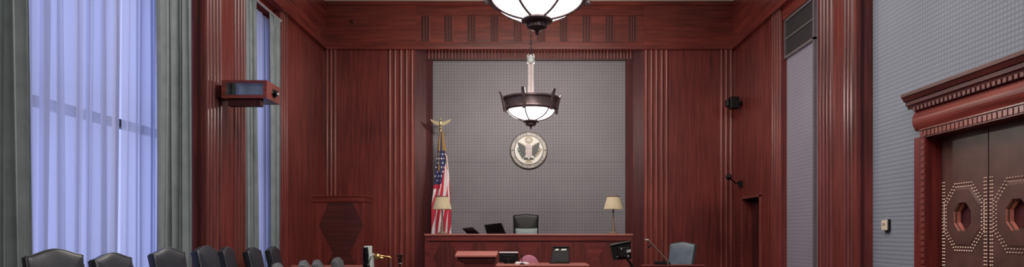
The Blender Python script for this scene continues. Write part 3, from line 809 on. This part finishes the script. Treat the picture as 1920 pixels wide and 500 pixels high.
# clerk chair with a round mauve back
t = thing('clerk_chair', 'low chair with rounded mauve fabric back behind the clerk desk', 'chair', (wx(991.5, 12.1), 12.1, 0))
b = MB(); vs = []; fs = []
prof = [(math.cos(PI*k/20)*.185, math.sin(PI*k/20)*.20) for k in range(21)]+[(-.18, -.08), (-.15, -.14), (.15, -.14), (.18, -.08)]
nn = len(prof); rings = [(.02, .035), (.85, .03), (1, .012), (1, -.012), (.85, -.035), (.02, -.045)]
for sc, yy in rings: vs += [(x*sc, yy, z*sc+1.0) for x, z in prof]
for r in range(len(rings)-1): fs += [(r*nn+k, r*nn+(k+1) % nn, (r+1)*nn+(k+1) % nn, (r+1)*nn+k) for k in range(nn)]
b.add(vs, fs); b.build('backrest', M['mauve'], t, smooth=True)['label'] = 'rounded mauve fabric back'
b = MB(); b.box(-.23, .23, .02, .48, .56, .65); b.build('seat', M['mauve'], t, bevel=.03)
b = MB(); b.tube([(0, .04, .95), (0, .06, .7), (0, .12, .56)], .018); b.cone((0, .25, .1), (0, .25, .56), .028, .028, 12); b.build('column', M['dark_metal'], t, smooth=True)
b = MB()
for k in range(5):
    a = 2*PI*k/5; b.tube([(0, .25, .11), (.28*math.cos(a), .25+.28*math.sin(a), .05)], [.03, .018], 8); b.sphere((.28*math.cos(a), .25+.28*math.sin(a), .03), .03, 10)
b.build('star_base', M['dark_metal'], t, smooth=True)

# ================================================================ FLAG
def flag():
    Y = 14.8; X = wx(828, Y)
    t = thing('flag_on_pole', 'furled American flag on a gilt pole topped by a spread eagle', 'flag', (X, Y, .6))
    zt, zb = wz(246, Y)-.6, wz(441, Y)-.6-.25
    ze = wz(240, Y)-.6
    b = MB(); b.tube([(-.02, 0, 0), (-.02, 0, ze)], .016, 12); b.build('pole', M['gold'], t, smooth=True)
    b = MB(); b.lathe([(.001, 0), (.19, 0), (.19, .03), (.10, .06), (.05, .12), (.03, .2), (.001, .2)], (-.02, 0, 0), 24); b.build('pole_base', M['gold'], t, smooth=True)
    # gilt eagle
    b = MB(); h = .0119
    b.sphere((-.02, 0, ze+.0), .035, 12, 0, (1, 1, .8)); b.sphere((-.02, 0, ze+.10), .045, 12, 0, (1, .9, 1.6)); b.sphere((-.025, -.03, ze+.19), .03, 12)
    b.cone((-.028, -.05, ze+.19), (-.035, -.09, ze+.18), .013, .002, 8)
    b.cone((-.02, .01, ze+.06), (-.02, .08, ze-.02), .03, .05, 8)
    for s in (-1, 1):
        W = [(.02, .10), (.06, .15), (.11, .155), (.16, .175), (.235, .20), (.21, .155), (.18, .12), (.14, .095), (.10, .07), (.05, .05)]
        b.prism([(-.02+s*x, ze+z) for x, z in W], -.014, .014)
    b.build('eagle_finial', M['gold'], t, smooth=False, bevel=.004)['label'] = 'pale gilt eagle with raised wings'
    # draped cloth
    nu, nv = 192, 260; b = MB(); vs = []; prm = []
    def cl(a, t_):
        hw = .03+.165*min(1, t_*1.5)**.85
        if t_ > .93: hw *= 1-.6*(t_-.93)
        fold = 1+.16*math.sin(7*a+2.2*t_)+.08*math.sin(13*a-3*t_)
        x = hw*fold*math.cos(a); y = hw*.62*fold*math.sin(a)
        cxx = -.005+.012*math.sin(5*t_)
        return (cxx+x, y-.005, zt+(zb-zt)*t_)
    mats = []
    for j in range(nv+1):
        for i in range(nu): vs.append(cl(2*PI*i/nu, j/nv))
    fs = []; 
    for j in range(nv):
        for i in range(nu):
            fs.append((j*nu+i, j*nu+(i+1) % nu, (j+1)*nu+(i+1) % nu, (j+1)*nu+i))
            t_ = (j+.5)/nv; a = 2*PI*(i+.5)/nu; u = math.cos(a)
            st = int(math.floor((a/(2*PI)*16)+t_*4.2)) % 2
            edge = .70-.22*t_*2+.1*math.sin(6*t_)
            if t_ < .17: mi = 3 if math.sin(a*5) > -.2 else 2
            elif t_ < .46-.26*max(0, u): mi = 2
            elif t_ < .5 and u < -.1: mi = 2 if t_ < .46 else 0
            else: mi = st
            mats.append(mi)
    b.v = vs; b.f = [list(f) for f in fs]; b.m = mats; k = 0
    for row in range(7):
        t_ = .20+.038*row
        for col in range(6):
            a = PI+(col+.5+(row % 2)*.5)/6*PI
            if t_ > .46-.26*max(0, math.cos(a))-.015: continue
            p = Vector(cl(a, t_)); p1 = Vector(cl(a+.05, t_)); p2 = Vector(cl(a, t_+.01))
            ux = (p1-p).normalized(); uz = (p-p2).normalized(); nrm = ux.cross(uz).normalized()
            if nrm.dot(Vector((p.x, p.y, 0))) < 0: nrm = -nrm
            R0 = .026
            vs = [p+nrm*.004+ (R0 if j % 2 == 0 else R0*.42)*(math.cos(PI/2+PI*j/5)*ux+math.sin(PI/2+PI*j/5)*uz) for j in range(10)]
            b.add(vs+[p+nrm*.004], [(j, (j+1) % 10, 10) for j in range(10)], 1)
    b.build('flag_cloth', [M['flag_red'], M['flag_white'], M['flag_blue'], M['gold_fringe']], t, smooth=True)
    b = MB()                                  # gold fringe edge and cord
    b.tube([Vector(cl(PI*1.95, k/30*.33))+Vector((.012, -.005, 0)) for k in range(31)], .009, 6)
    b.tube([(-.02, -.02, ze-.03), (-.045, -.03, zt-.2), (-.06, -.06, zt-.6), (-.05, -.07, zt-.75)], .008, 6); b.cone((-.05, -.07, zt-.74), (-.05, -.07, zt-.88), .014, .022, 10)
    b.build('fringe', M['gold_fringe'], t, smooth=True)
flag()

# ================================================================ TALL CABINET in the corner
Yc0, Yc1 = 14.2, 14.93
xa, xb = wx(585, Yc0), wx(681, Yc0); zt = wz(366, Yc0)
t = thing('tall_cabinet', 'tall mahogany cabinet with dark hexagon veneer against the corner of the panelling', 'cabinet', ((xa+xb)/2, Yc0, 0))
hw = (xb-xa)/2
b = MB(); b.box(-hw, hw, .02, Yc1-Yc0, 0, zt-.13); b.build('body', M['wood'], t, bevel=.005)
b = MB(); b.box(-hw-.065, -hw, .05, Yc1-Yc0, 0, zt-.06); b.build('shadow_strip', M['lens'], t)['label'] = 'black strip standing in for the shadow gap'  # black strip painting the shade between cabinet and wall
b = MB(); b.box(-hw-.015, hw+.015, 0, Yc1-Yc0, zt-.13, zt-.02, 0); b.box(-hw-.03, hw+.03, -.015, Yc1-Yc0, zt-.03, zt, 0); b.box(-hw-.005, hw+.005, .005, .1, zt-.145, zt-.13, 0); b.build('cornice', M['wood_h'], t, bevel=.006)
b = MB()
def cpt(px, py): return (wx(px, Yc0)-(xa+xb)/2, wz(py, Yc0))
zm = wz(470, Yc0)
up = [cpt(616, 379), cpt(661, 379), cpt(682.5-1.5, 421), cpt(661, 463), cpt(655, 474), cpt(655-30, 474), cpt(619, 463), cpt(598, 421)]
b.prism(up, .012, .021)
b.prism([cpt(624, 474), cpt(656, 474), cpt(681, 520), cpt(661, 562), cpt(616, 562), cpt(598, 520)], .012, .021)
b.build('hexagon_veneer', M['inlay'], t)['label'] = 'dark veneer in stacked hexagons'

# ================================================================ PROJECTOR CASE on the left pilaster
Yk = 9.3; Yk2 = 9.80
x0, x1 = wx(415, Yk), wx(500, Yk); zb, zt = wz(183.5, Yk), wz(150, Yk)
t = thing('camera_case', 'reddish wood and glass equipment case bracketed to the left pilaster', 'equipment case', (0, 0, 0))
b = MB(); fr = .035
b.box(x0, x1, Yk+.02, Yk2-.03, zt-.022, zt); b.box(x0, x1, Yk+.02, Yk2-.03, zb, zb+.03)
b.box(x0, x0+.05, Yk+.02, Yk2-.03, zb+.03, zt-.022); b.box(x1-.022, x1, Yk+.02, Yk2-.03, zb+.03, zt-.022); b.box(x0, x1, Yk2-.03, Yk2, zb, zt)
b.box(x1-.05, x1, Yk, Yk+.02, zb+.045, zt-.04); b.box(x0, x0+.06, Yk, Yk+.02, zb+.045, zt-.04); b.box(x0, x1, Yk, Yk+.02, zt-.04, zt); b.box(x0, x1, Yk, Yk+.02, zb, zb+.045)
b.build('case_frame', M['wood_h'], t)
b = MB(); b.box(x0+.05, x1-.05, Yk+.008, Yk+.012, zb+.04, zt-.035); b.build('glass_front', M['case_glass'], t)
b = MB(); b.box(wx(443, Yk), wx(494, Yk), Yk+.06, Yk2-.1, zb+.05, zt-.055); b.build('grey_unit', M['teal'], t, bevel=.02)
b = MB(); b.box(wx(422, Yk), wx(434, Yk), Yk+.1, Yk+.2, zb+.04, zb+.14); b.cone((wx(428, Yk), Yk+.1, zb+.09), (wx(428, Yk), Yk+.04, zb+.09), .03, .035, 12); b.sphere((wx(431, Yk), Yk+.06, zb+.06), .018, 10); b.build('small_unit', M['dark_metal'], t)
yc = Yk+.26; zc = (zb+zt)/2-.01
b = MB(); b.cone((x1+.0, yc, zc), (x1+.012, yc, zc), .065, .06, 20); b.cone((x1+.002, yc, zc), (x1+.05, yc, zc), .05, .045, 20); b.build('lens', M['lens'], t, smooth=True)
b = MB(); b.sphere((x1+.045, yc+.03, zc-.005), .022, 12); b.build('lens_ring', M['silver'], t, smooth=True)
b = MB(); b.box(wx(424, Yk), wx(486, Yk), Yk+.05, Yk+.16, wz(197, Yk), zb, 0); b.build('bracket', M['jamb'], t, bevel=.006)
# tie the case back to the pilaster face
b = MB(); b.box(XQ-.0, x0+.02, Yk+.1, Yk2-.12, zb+.03, zt-.05); b.build('wall_plate', M['jamb'], t)

# ================================================================ WELL: lectern, clerk desk, witness stand
t = thing('lectern', 'lectern with pale sloping top, left of the clerk desk', 'lectern', (0, 0, 0))
Yb_, Yf_ = 11.0, 10.6
P = [at(853, 478, Yf_), at(931, 478, Yf_), at(934, 470, Yb_), at(857, 470, Yb_)]
b = MB(); b.add(P+[p-Vector((0, 0, .03)) for p in P], [(0,1,2,3),(7,6,5,4),(0,4,5,1),(1,5,6,2),(2,6,7,3),(3,7,4,0)]); b.build('sloping_top', M['lectern_top'], t, bevel=.004)
xl, xr = wx(858, 10.7), wx(929, 10.7)
b = MB(); zz = P[0].z-.03
b.add([(xl,10.66,zz-.07),(xr,10.66,zz-.07),(xr,10.97,zz-.07),(xl,10.97,zz-.07),(xl,10.66,zz+.005),(xr,10.66,zz+.005),(xr,10.97,zz+.045),(xl,10.97,zz+.045)],
      [(0,3,2,1),(4,5,6,7),(0,1,5,4),(1,2,6,5),(2,3,7,6),(3,0,4,7)]); b.build('drawer_box', M['bench_dark'], t)
b = MB(); b.box(xl+.10, xr-.01, 10.70, 10.94, 0, zz-.07); b.box(xl+.04, xr, 10.68, 10.96, zz-.10, zz-.07); b.build('body', M['bench'], t)
b = MB(); b.box(xl, xr+.02, 10.62, 11.0, 0, .08); b.build('plinth', M['bench'], t)

YK = 11.2; xk0, xk1 = wx(930, YK), wx(1105, YK); zk = wz(495.5, YK)
t = thing('clerk_desk', 'clerk desk with a pale wood edge along the bottom centre, below the bench', 'desk', (0, 0, 0))
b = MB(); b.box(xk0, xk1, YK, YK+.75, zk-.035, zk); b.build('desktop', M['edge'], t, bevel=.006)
b = MB(); b.box(xk0+.03, xk1-.03, YK+.03, YK+.06, 0, zk-.035); b.box(xk0+.03, xk0+.06, YK+.06, YK+.7, 0, zk-.035); b.box(xk1-.06, xk1-.03, YK+.06, YK+.7, 0, zk-.035); b.build('front_panel', M['bench'], t)

# clerk's monitor seen from behind
Ym = 11.6; m0, m1 = wx(936, Ym), wx(971.5, Ym); mz0, mz1 = wz(492, Ym), wz(471.5, Ym)
t = thing('desk_monitor', 'small black monitor with a bright top edge on the clerk desk beside the lectern', 'monitor', (0, 0, 0))
b = MB(); b.box(m0, m1, Ym, Ym+.035, mz0, mz1-.022); b.box(m0+.06, m1-.06, Ym-.025, Ym+.01, mz0+.03, mz1-.06); b.build('casing', M['black'], t, bevel=.006)
b = MB(); b.box(m0, m1, Ym-.004, Ym+.04, mz1-.022, mz1); b.build('top_edge', M['white'], t, bevel=.003)  # white strip painting the reflection along the monitor's top
b = MB(); xc = wx(954, Ym); b.box(xc-.03, xc+.03, Ym-.045, Ym-.02, zk, mz0+.07); b.box(xc-.09, xc+.09, Ym-.09, Ym+.08, zk, zk+.012); b.build('stand', M['dark_metal'], t, bevel=.004)
# black unit, its two highlights built as grey slabs
Yu = 11.6
t = thing('equipment_box', 'black upright unit with two grey highlight slabs on top, right side of the clerk desk', 'electronics', (0, 0, 0))
b = MB(); P = [at(1031.5, 490.5, Yu), at(1068, 490.5, Yu), at(1067.5, 463, Yu+.06), at(1037, 463, Yu+.06)]
b.slab(*P, .10); b.build('casing', M['black'], t, bevel=.01)
b = MB(); b.slab(at(1036, 463.5, Yu+.03), at(1068, 463.5, Yu+.03), at(1068, 461.5, Yu+.03), at(1036, 461.5, Yu+.03), .1); b.build('lid', M['dark_metal'], t, bevel=.003)
for (p0, p1) in ((1040.5, 1047.5), (1051.5, 1062)):
    b = MB(); b.slab(at(p0, 469, Yu+.03), at(p1, 468.5, Yu+.03), at(p1, 466, Yu+.04), at(p0+2, 466, Yu+.04), .03); b.build('plate', M['silver'], t)
b = MB(); b.box(wx(1030, Yu), wx(1044, Yu), Yu-.05, Yu+.08, zk, zk+.025); b.box(wx(1031.5, Yu), wx(1068, Yu), Yu-.0, Yu+.12, zk, zk+.03); b.build('foot', M['dark_metal'], t, bevel=.005)
# gooseneck mic and papers on the clerk desk
Yg = 11.26
t = thing('microphone', 'thin black microphone standing in front of the mauve chair back', 'microphone', (wx(979, Yg), Yg, zk))
b = MB(); b.lathe([(.001, 0), (.04, 0), (.04, .015), (.012, .022), (.001, .022)], n=16); b.build('base', M['black'], t, smooth=True)
b = MB(); b.tube([(0, 0, .02), (0, 0, .10), (-.004, 0, .13)], .006, 8); b.build('neck', M['black'], t, smooth=True)
b = MB(); b.sphere((-.005, 0, .145), .012, 10, 0, (1, 1, 2)); b.build('head', M['black'], t, smooth=True)
Yq = 11.5
b = MB(); b.add([(wx(966, Yq), Yq-.17, zk+.001), (wx(990, Yq), Yq-.17, zk+.001), (wx(992, Yq), Yq-.05, zk+.001), (wx(968, Yq), Yq-.05, zk+.001), (wx(967, Yq), Yq-.17, zk+.03), (wx(988, Yq), Yq-.17, zk+.024), (wx(990, Yq), Yq-.05, zk+.03), (wx(968, Yq), Yq-.05, zk+.04)],
              [(0,3,2,1),(4,5,6,7),(0,1,5,4),(1,2,6,5),(2,3,7,6),(3,0,4,7)])
tag(b.build('paper_stack', M['white']), 'loose white papers on the clerk desk under the mauve chair back', 'papers')

# witness stand
Yw = 11.6; w0, w1 = wx(1203, Yw), wx(1322, Yw); zw = wz(496, Yw)
t = thing('witness_stand', 'wood witness stand rail at the bottom edge right of the bench', 'witness stand', (0, 0, 0))
b = MB(); b.box(w0, w1, Yw, Yw+.14, zw-.03, zw); b.build('rail', M['bench'], t, bevel=.006)
b = MB(); b.box(w0+.03, w1-.03, Yw+.03, Yw+.09, 0, zw-.03); b.build('front_panel', M['bench_dark'], t)
b = MB(); b.box(w0+.03, w1+.2, Yw+.09, Yw+1.35, 0, .28); b.build('step', M['carpet'], t)
# mic arm and device on its rail
Yr = Yw+.07
t = thing('microphone', 'slanting microphone arm rising left from the witness stand rail', 'microphone', (0, 0, 0))
A = [at(1253, 490, Yr), at(1234, 469, Yr), at(1217, 451, Yr), at(1214, 449.2, Yr)]
b = MB(); b.tube(A, [.014, .012, .012, .012], 10); b.build('arm', M['lamp_metal'], t, smooth=True)
b = MB(); b.tube([at(1216, 449.5, Yr-.01), at(1209, 448.8, Yr-.01)], [.014, .012], 10); b.build('head', M['silver'], t, smooth=True)
b = MB(); b.tube([at(1224, 459, Yr-.005), at(1218, 461, Yr-.03)], .007, 8); b.sphere(at(1217, 461.5, Yr-.035), .024, 12); b.build('clip', M['dark_metal'], t, smooth=True)
b = MB(); b.cone(at(1253, 490, Yr), Vector((at(1253, 490, Yr).x, Yr, zw)), .02, .045, 14); b.build('base', M['dark_metal'], t, smooth=True)
b = MB(); b.box(wx(1228, Yr), wx(1248, Yr), Yr-.06, Yr+.06, zw, zw+.06); b.sphere((wx(1244, Yr), Yr-.03, zw+.07), .018, 10)
tag(b.build('control_box', M['black'], bevel=.008), 'low black box on the witness stand rail under the slanting arm', 'electronics')
# monitor on an arm in front of the witness stand
Yv = 11.3
t = thing('arm_monitor', 'tilted black monitor on an arm, seen from behind below the bench lamp', 'monitor', (0, 0, 0))
P = [at(1144.5, 458, Yv+.05), at(1182.5, 450.5, Yv), at(1184.5, 485, Yv+.0), at(1149.5, 487, Yv+.05)]
b = MB(); b.slab(*P, .035); b.build('casing', M['black'], t, bevel=.006)
b = MB(); P2 = [at(1144, 460, Yv+.02), at(1183, 452.5, Yv-.03), at(1182.5, 450, Yv-.0), at(1144.3, 457, Yv+.04)]; b.slab(*P2, .05); b.build('top_ledge', M['dark_metal'], t, bevel=.003)
b = MB(); b.box(wx(1158, Yv), wx(1180, Yv), Yv-.05, Yv+.03, wz(481, Yv), wz(463, Yv)); b.build('mount', M['dark_metal'], t, bevel=.01)
b = MB(); b.slab(at(1175, 473, Yv-.055), at(1183, 472, Yv-.055), at(1183, 467, Yv-.055), at(1175, 468, Yv-.055), .02); b.build('plate', M['silver'], t)
b = MB(); b.sphere(at(1165.5, 466.5, Yv-.055), .013, 10); b.sphere(at(1158, 481, Yv-.03), .010, 10, 0, (1.6, 1, .6)); b.sphere(at(1178, 480, Yv-.06), .016, 10, 0, (.8, 1, 1.3)); b.build('fitting', M['silver'], t, smooth=True)
b = MB(); p = at(1172, 479, Yv-.05); b.tube([p, at(1180, 490, Yv-.03), at(1186, 500, Yv), (at(1186, 500, Yv).x+.02, Yv, .8), (at(1186, 500, Yv).x+.02, Yv, .02)], [.022, .022, .025, .03, .03], 12)
q = at(1186, 500, Yv).x+.02; b.lathe([(.001, 0), (.2, 0), (.2, .02), (.04, .05), (.001, .05)], (q, Yv, 0), 24); b.build('arm', M['dark_metal'], t, smooth=True)

# ---------------------------------------------------------------- left of the well: pale monitor, brass arm, small stand
Yz = 10.95
t = thing('pale_monitor', 'pale monitor seen side-on in front of the tall veneered cabinet', 'monitor', (0, 0, 0))
b = MB(); P = [at(681, 502, Yz), at(697.5, 502, Yz+.06), at(698, 460.5, Yz+.06), at(683, 461, Yz)]
b.slab(*P, .05); b.build('casing', M['white_plastic'], t, bevel=.006)
b = MB(); pts = []
for k in range(13):
    u = k/12; py = 463+37*u; bulge = 688.5+2.2*math.sin(PI*min(1, u*1.1))-7*max(0, u-.75)**1.2*3
    pts.append(at(bulge, py, Yz-.02))
left = [at(682+(.2*k/12), 464+36*k/12, Yz-.03) for k in range(13)]
vs = []; 
for a, c in zip(left, pts): vs += [a, (a+c)/2+Vector((0, -.02, 0)), c]
fs = []
for k in range(12):
    for j in range(2): fs.append((3*k+j, 3*k+j+1, 3*k+j+4, 3*k+j+3))
b.add(vs, fs); o = b.build('screen', M['screen'], t); md = o.modifiers.new('thick', 'SOLIDIFY'); md.thickness = .02
b = MB(); q = at(690, 502, Yz+.05); b.tube([at(696, 480, Yz-.01), at(692, 490, Yz-.03), at(690, 502, Yz-.01)], .012, 8); b.build('hinge', M['seal_green'], t, smooth=True)
b = MB(); b.cone((q.x, Yz+.05, .03), (q.x, Yz+.05, q.z+.05), .035, .035, 14); b.lathe([(.001, 0), (.14, 0), (.14, .025), (.05, .05), (.001, .05)], (q.x, Yz+.05, 0), 24); b.build('pedestal', M['dark_metal'], t, smooth=True)
t = thing('brass_lamp', 'brass ball with a thin arm pointing right, beside the pale monitor', 'lamp', (0, 0, 0))
Yx = 10.6; q = at(699.5, 474, Yx)
b = MB(); b.box(q.x-.015, q.x+.015, Yx-.012, Yx+.012, .03, q.z); b.lathe([(.001, 0), (.11, 0), (.11, .02), (.03, .04), (.001, .04)], (q.x, Yx, 0), 24); b.build('post', M['white_plastic'], t)
b = MB(); c0 = at(708, 480.5, Yx); b.sphere(c0, .055, 20, 0, (1, 1, .95)); b.cone((q.x, Yx, c0.z+.01), c0, .02, .045, 16); b.cone(c0+Vector((.04, 0, -.02)), c0+Vector((.09, 0, -.028)), .028, .018, 14); b.build('ball', M['brass'], t, smooth=True)
b = MB(); b.tube([c0, at(717, 479.5, Yx), at(724, 480.5, Yx), at(730, 481, Yx), at(732.8, 483, Yx), at(733.3, 486, Yx)], [.03, .018, .012, .012, .013, .010], 12); b.build('arm', M['brass'], t, smooth=True)
b = MB(); p = at(733.3, 486, Yx); b.tube([p, (p.x, Yx, .9), (p.x-.1, Yx, .5), (q.x+.05, Yx, .03)], .004, 6); b.build('cord', M['rod'], t, smooth=True)
t = thing('microphone', 'small dark stand with a flat head beside the bench, in front of the fluting', 'microphone', (wx(750, 11.4), 11.4, 0))
z0 = wz(500, 11.4)
b = MB(); b.tube([(0, 0, .03), (0, 0, wz(486, 11.4))], .014, 10); b.lathe([(.001, 0), (.14, 0), (.14, .02), (.03, .04), (.001, .04)], (0, 0, 0), 24); b.build('post', M['dark_metal'], t, smooth=True)
b = MB(); b.box(-.028, .028, -.03, .03, wz(491, 11.4), wz(483, 11.4)); b.build('body', M['black'], t, bevel=.008)
b = MB(); b.box(-.05, .05, -.04, .04, wz(481, 11.4), wz(477.5, 11.4)); b.tube([(.012, 0, wz(484, 11.4)), (.024, 0, wz(480, 11.4))], .012, 8); b.build('head', M['dark_metal'], t, bevel=.006)
b = MB(); b.sphere((.012, -.02, wz(493.5, 11.4)), .018, 10, 0, (1.5, 1, .6)); b.build('knob', M['silver'], t, smooth=True)  # silver bead painting a white glint on the stand

# ================================================================ SMALL THINGS ON THE WALLS
# loudspeaker high in the right corner
Ys = 14.5; zs = wz(193.5, Ys)
t = thing('loudspeaker', 'small black loudspeaker bracketed high near the right back corner', 'loudspeaker', (0, 0, 0))
b = MB(); b.box(wx(1367, Ys), wx(1384, Ys), Ys-.1, Ys+.12, wz(204, Ys), wz(182, Ys)); b.build('casing', M['black'], t, bevel=.02)
b = MB(); b.box(wx(1361.5, Ys), wx(1366.5, Ys), Ys-.08, Ys+.1, wz(200, Ys), wz(186, Ys)); b.build('side_horn', M['dark_metal'], t, bevel=.02)
b = MB(); b.tube([(wx(1375, Ys), Ys+.05, zs), (XR, Ys+.05, zs)], .03, 10); b.cone((XR-.01, Ys+.05, zs), (XR+.01, Ys+.05, zs), .07, .07, 14); b.build('bracket', M['dark_metal'], t, smooth=True)
t = thing('security_camera', 'small dark camera on an arm, below the black loudspeaker', 'camera', (0, 0, 0))
zc = wz(332, Ys)
c0 = Vector((wx(1365, Ys), Ys-.05, zc))
b = MB(); b.sphere(c0, .062, 18, 0, (1, 1, 1.15)); b.build('housing', M['dark_metal'], t, smooth=True)
b = MB(); b.cone(c0+Vector((0, -.05, 0)), c0+Vector((-.01, -.085, 0)), .04, .035, 16); b.build('lens', M['lens'], t, smooth=True)
b = MB(); b.sphere(c0+Vector((-.01, -.088, .012)), .012, 8); b.build('lens_glint', M['silver'], t, smooth=True)  # pale bead painted in as the glint on the lens
b = MB(); b.tube([c0+Vector((.03, 0, -.03)), (wx(1379, Ys), Ys, wz(343, Ys)), (XR, Ys+.02, wz(343, Ys))], .016, 8); b.box(XR-.07, XR, Ys-.05, Ys+.07, wz(350, Ys), wz(339, Ys)); b.build('arm', M['black'], t)
# thermostat
Yt = wy(1664, XN); zt_ = wz(422, Yt)
t = thing('thermostat', 'small cream box on the grey wall between pilaster and studded door', 'thermostat', (XN, Yt, zt_))
b = MB(); b.box(-.05, 0, -.065, .065, -.065, .065); b.build('cover', M['cream'], t, bevel=.008)
b = MB(); b.box(-.03, 0, -.08, -.06, -.075, .08); b.cone((-.02, -.03, -.065), (-.02, -.03, -.10), .008, .008, 8); b.build('back_plate', M['dark_metal'], t)
b = MB(); b.box(-.056, -.05, -.03, .03, .005, .03); b.build('dial', M['seal_tan'], t)
# wall vent on the right
ya, yb = 11.04, YG1-.02
t = thing('air_vent', 'dark two-tier vent grille at the top of the grey side panel', 'vent', (0, 0, 0))
z0, z1 = 4.83, 5.46
b = MB(); b.box(XG-.02, XG, ya, yb, z0, z1); b.build('mesh', M['vent'], t)
b = MB()
b.box(XG-.05, XG, YP1, yb, z1, z1+.07); b.box(XG-.05, XG, ya-.05, yb, z0-.04, z0); b.box(XG-.04, XG, ya, yb, (z0+z1)/2-.012, (z0+z1)/2+.012); b.box(XG-.05, XG, yb, yb+.03, z0-.04, z1+.07); b.box(XG-.05, XG, ya-.05, ya, .1, z1+.07)
b.build('frame', M['vent_frame'], t)
# dark oblong on the frieze
Yo = YF
b = MB(); c0 = at(660, 41, Yo); b.sphere(c0, .05, 14, 0, (1.35, .5, .62)); b.xform(Matrix.Translation(c0) @ Matrix.Rotation(math.radians(28), 4, 'Y') @ Matrix.Translation(-c0))
tag(b.build('frieze_fitting', M['groove'], smooth=True), 'small dark oblong knob on the upper left frieze', 'fitting')

# ================================================================ LIGHT
def area(name, loc, sx, sy, energy, col, rot=(0, 0, 0)):
    l = bpy.data.lights.new(name, 'AREA'); l.shape = 'RECTANGLE'; l.size = sx; l.size_y = sy; l.energy = energy; l.color = col
    o = bpy.data.objects.new(name, l); C.objects.link(o); o.location = loc; o.rotation_euler = rot
    return o
area('added fill near', (1.2, 1.5, ZC-.05), 5, 5, 560, (1, .92, .86))  # added fill light overhead, no such fitting known
area('added fill middle', (0, 8.8, ZC-.05), 4.5, 3, 400, (1, .92, .86))  # second added fill, keeps the back wall bright
w = bpy.data.worlds.new('overcast daylight'); scene.world = w; w.use_nodes = True
nt = w.node_tree; bg = nt.nodes['Background']; bg.inputs['Color'].default_value = (.50, .56, 1.0, 1); bg.inputs['Strength'].default_value = 1.2

# ================================================================ CAMERA
cd = bpy.data.cameras.new('camera'); cam = bpy.data.objects.new('camera', cd); C.objects.link(cam)
cam.location = (0, 0, EYE); cam.rotation_euler = (PI/2, 0, 0)
cd.sensor_width = 36; cd.lens = F/1920*36; cd.shift_x = (960-CX)/1920; cd.shift_y = (HY-250)/1920
cd.clip_start = .05; cd.clip_end = 100
scene.camera = cam
scene.view_settings.view_transform = 'Standard'
scene.view_settings.look = 'None'
scene.view_settings.exposure = 0
scene.cycles.use_denoising = True
scene.cycles.max_bounces = 8
scene.cycles.transparent_max_bounces = 16
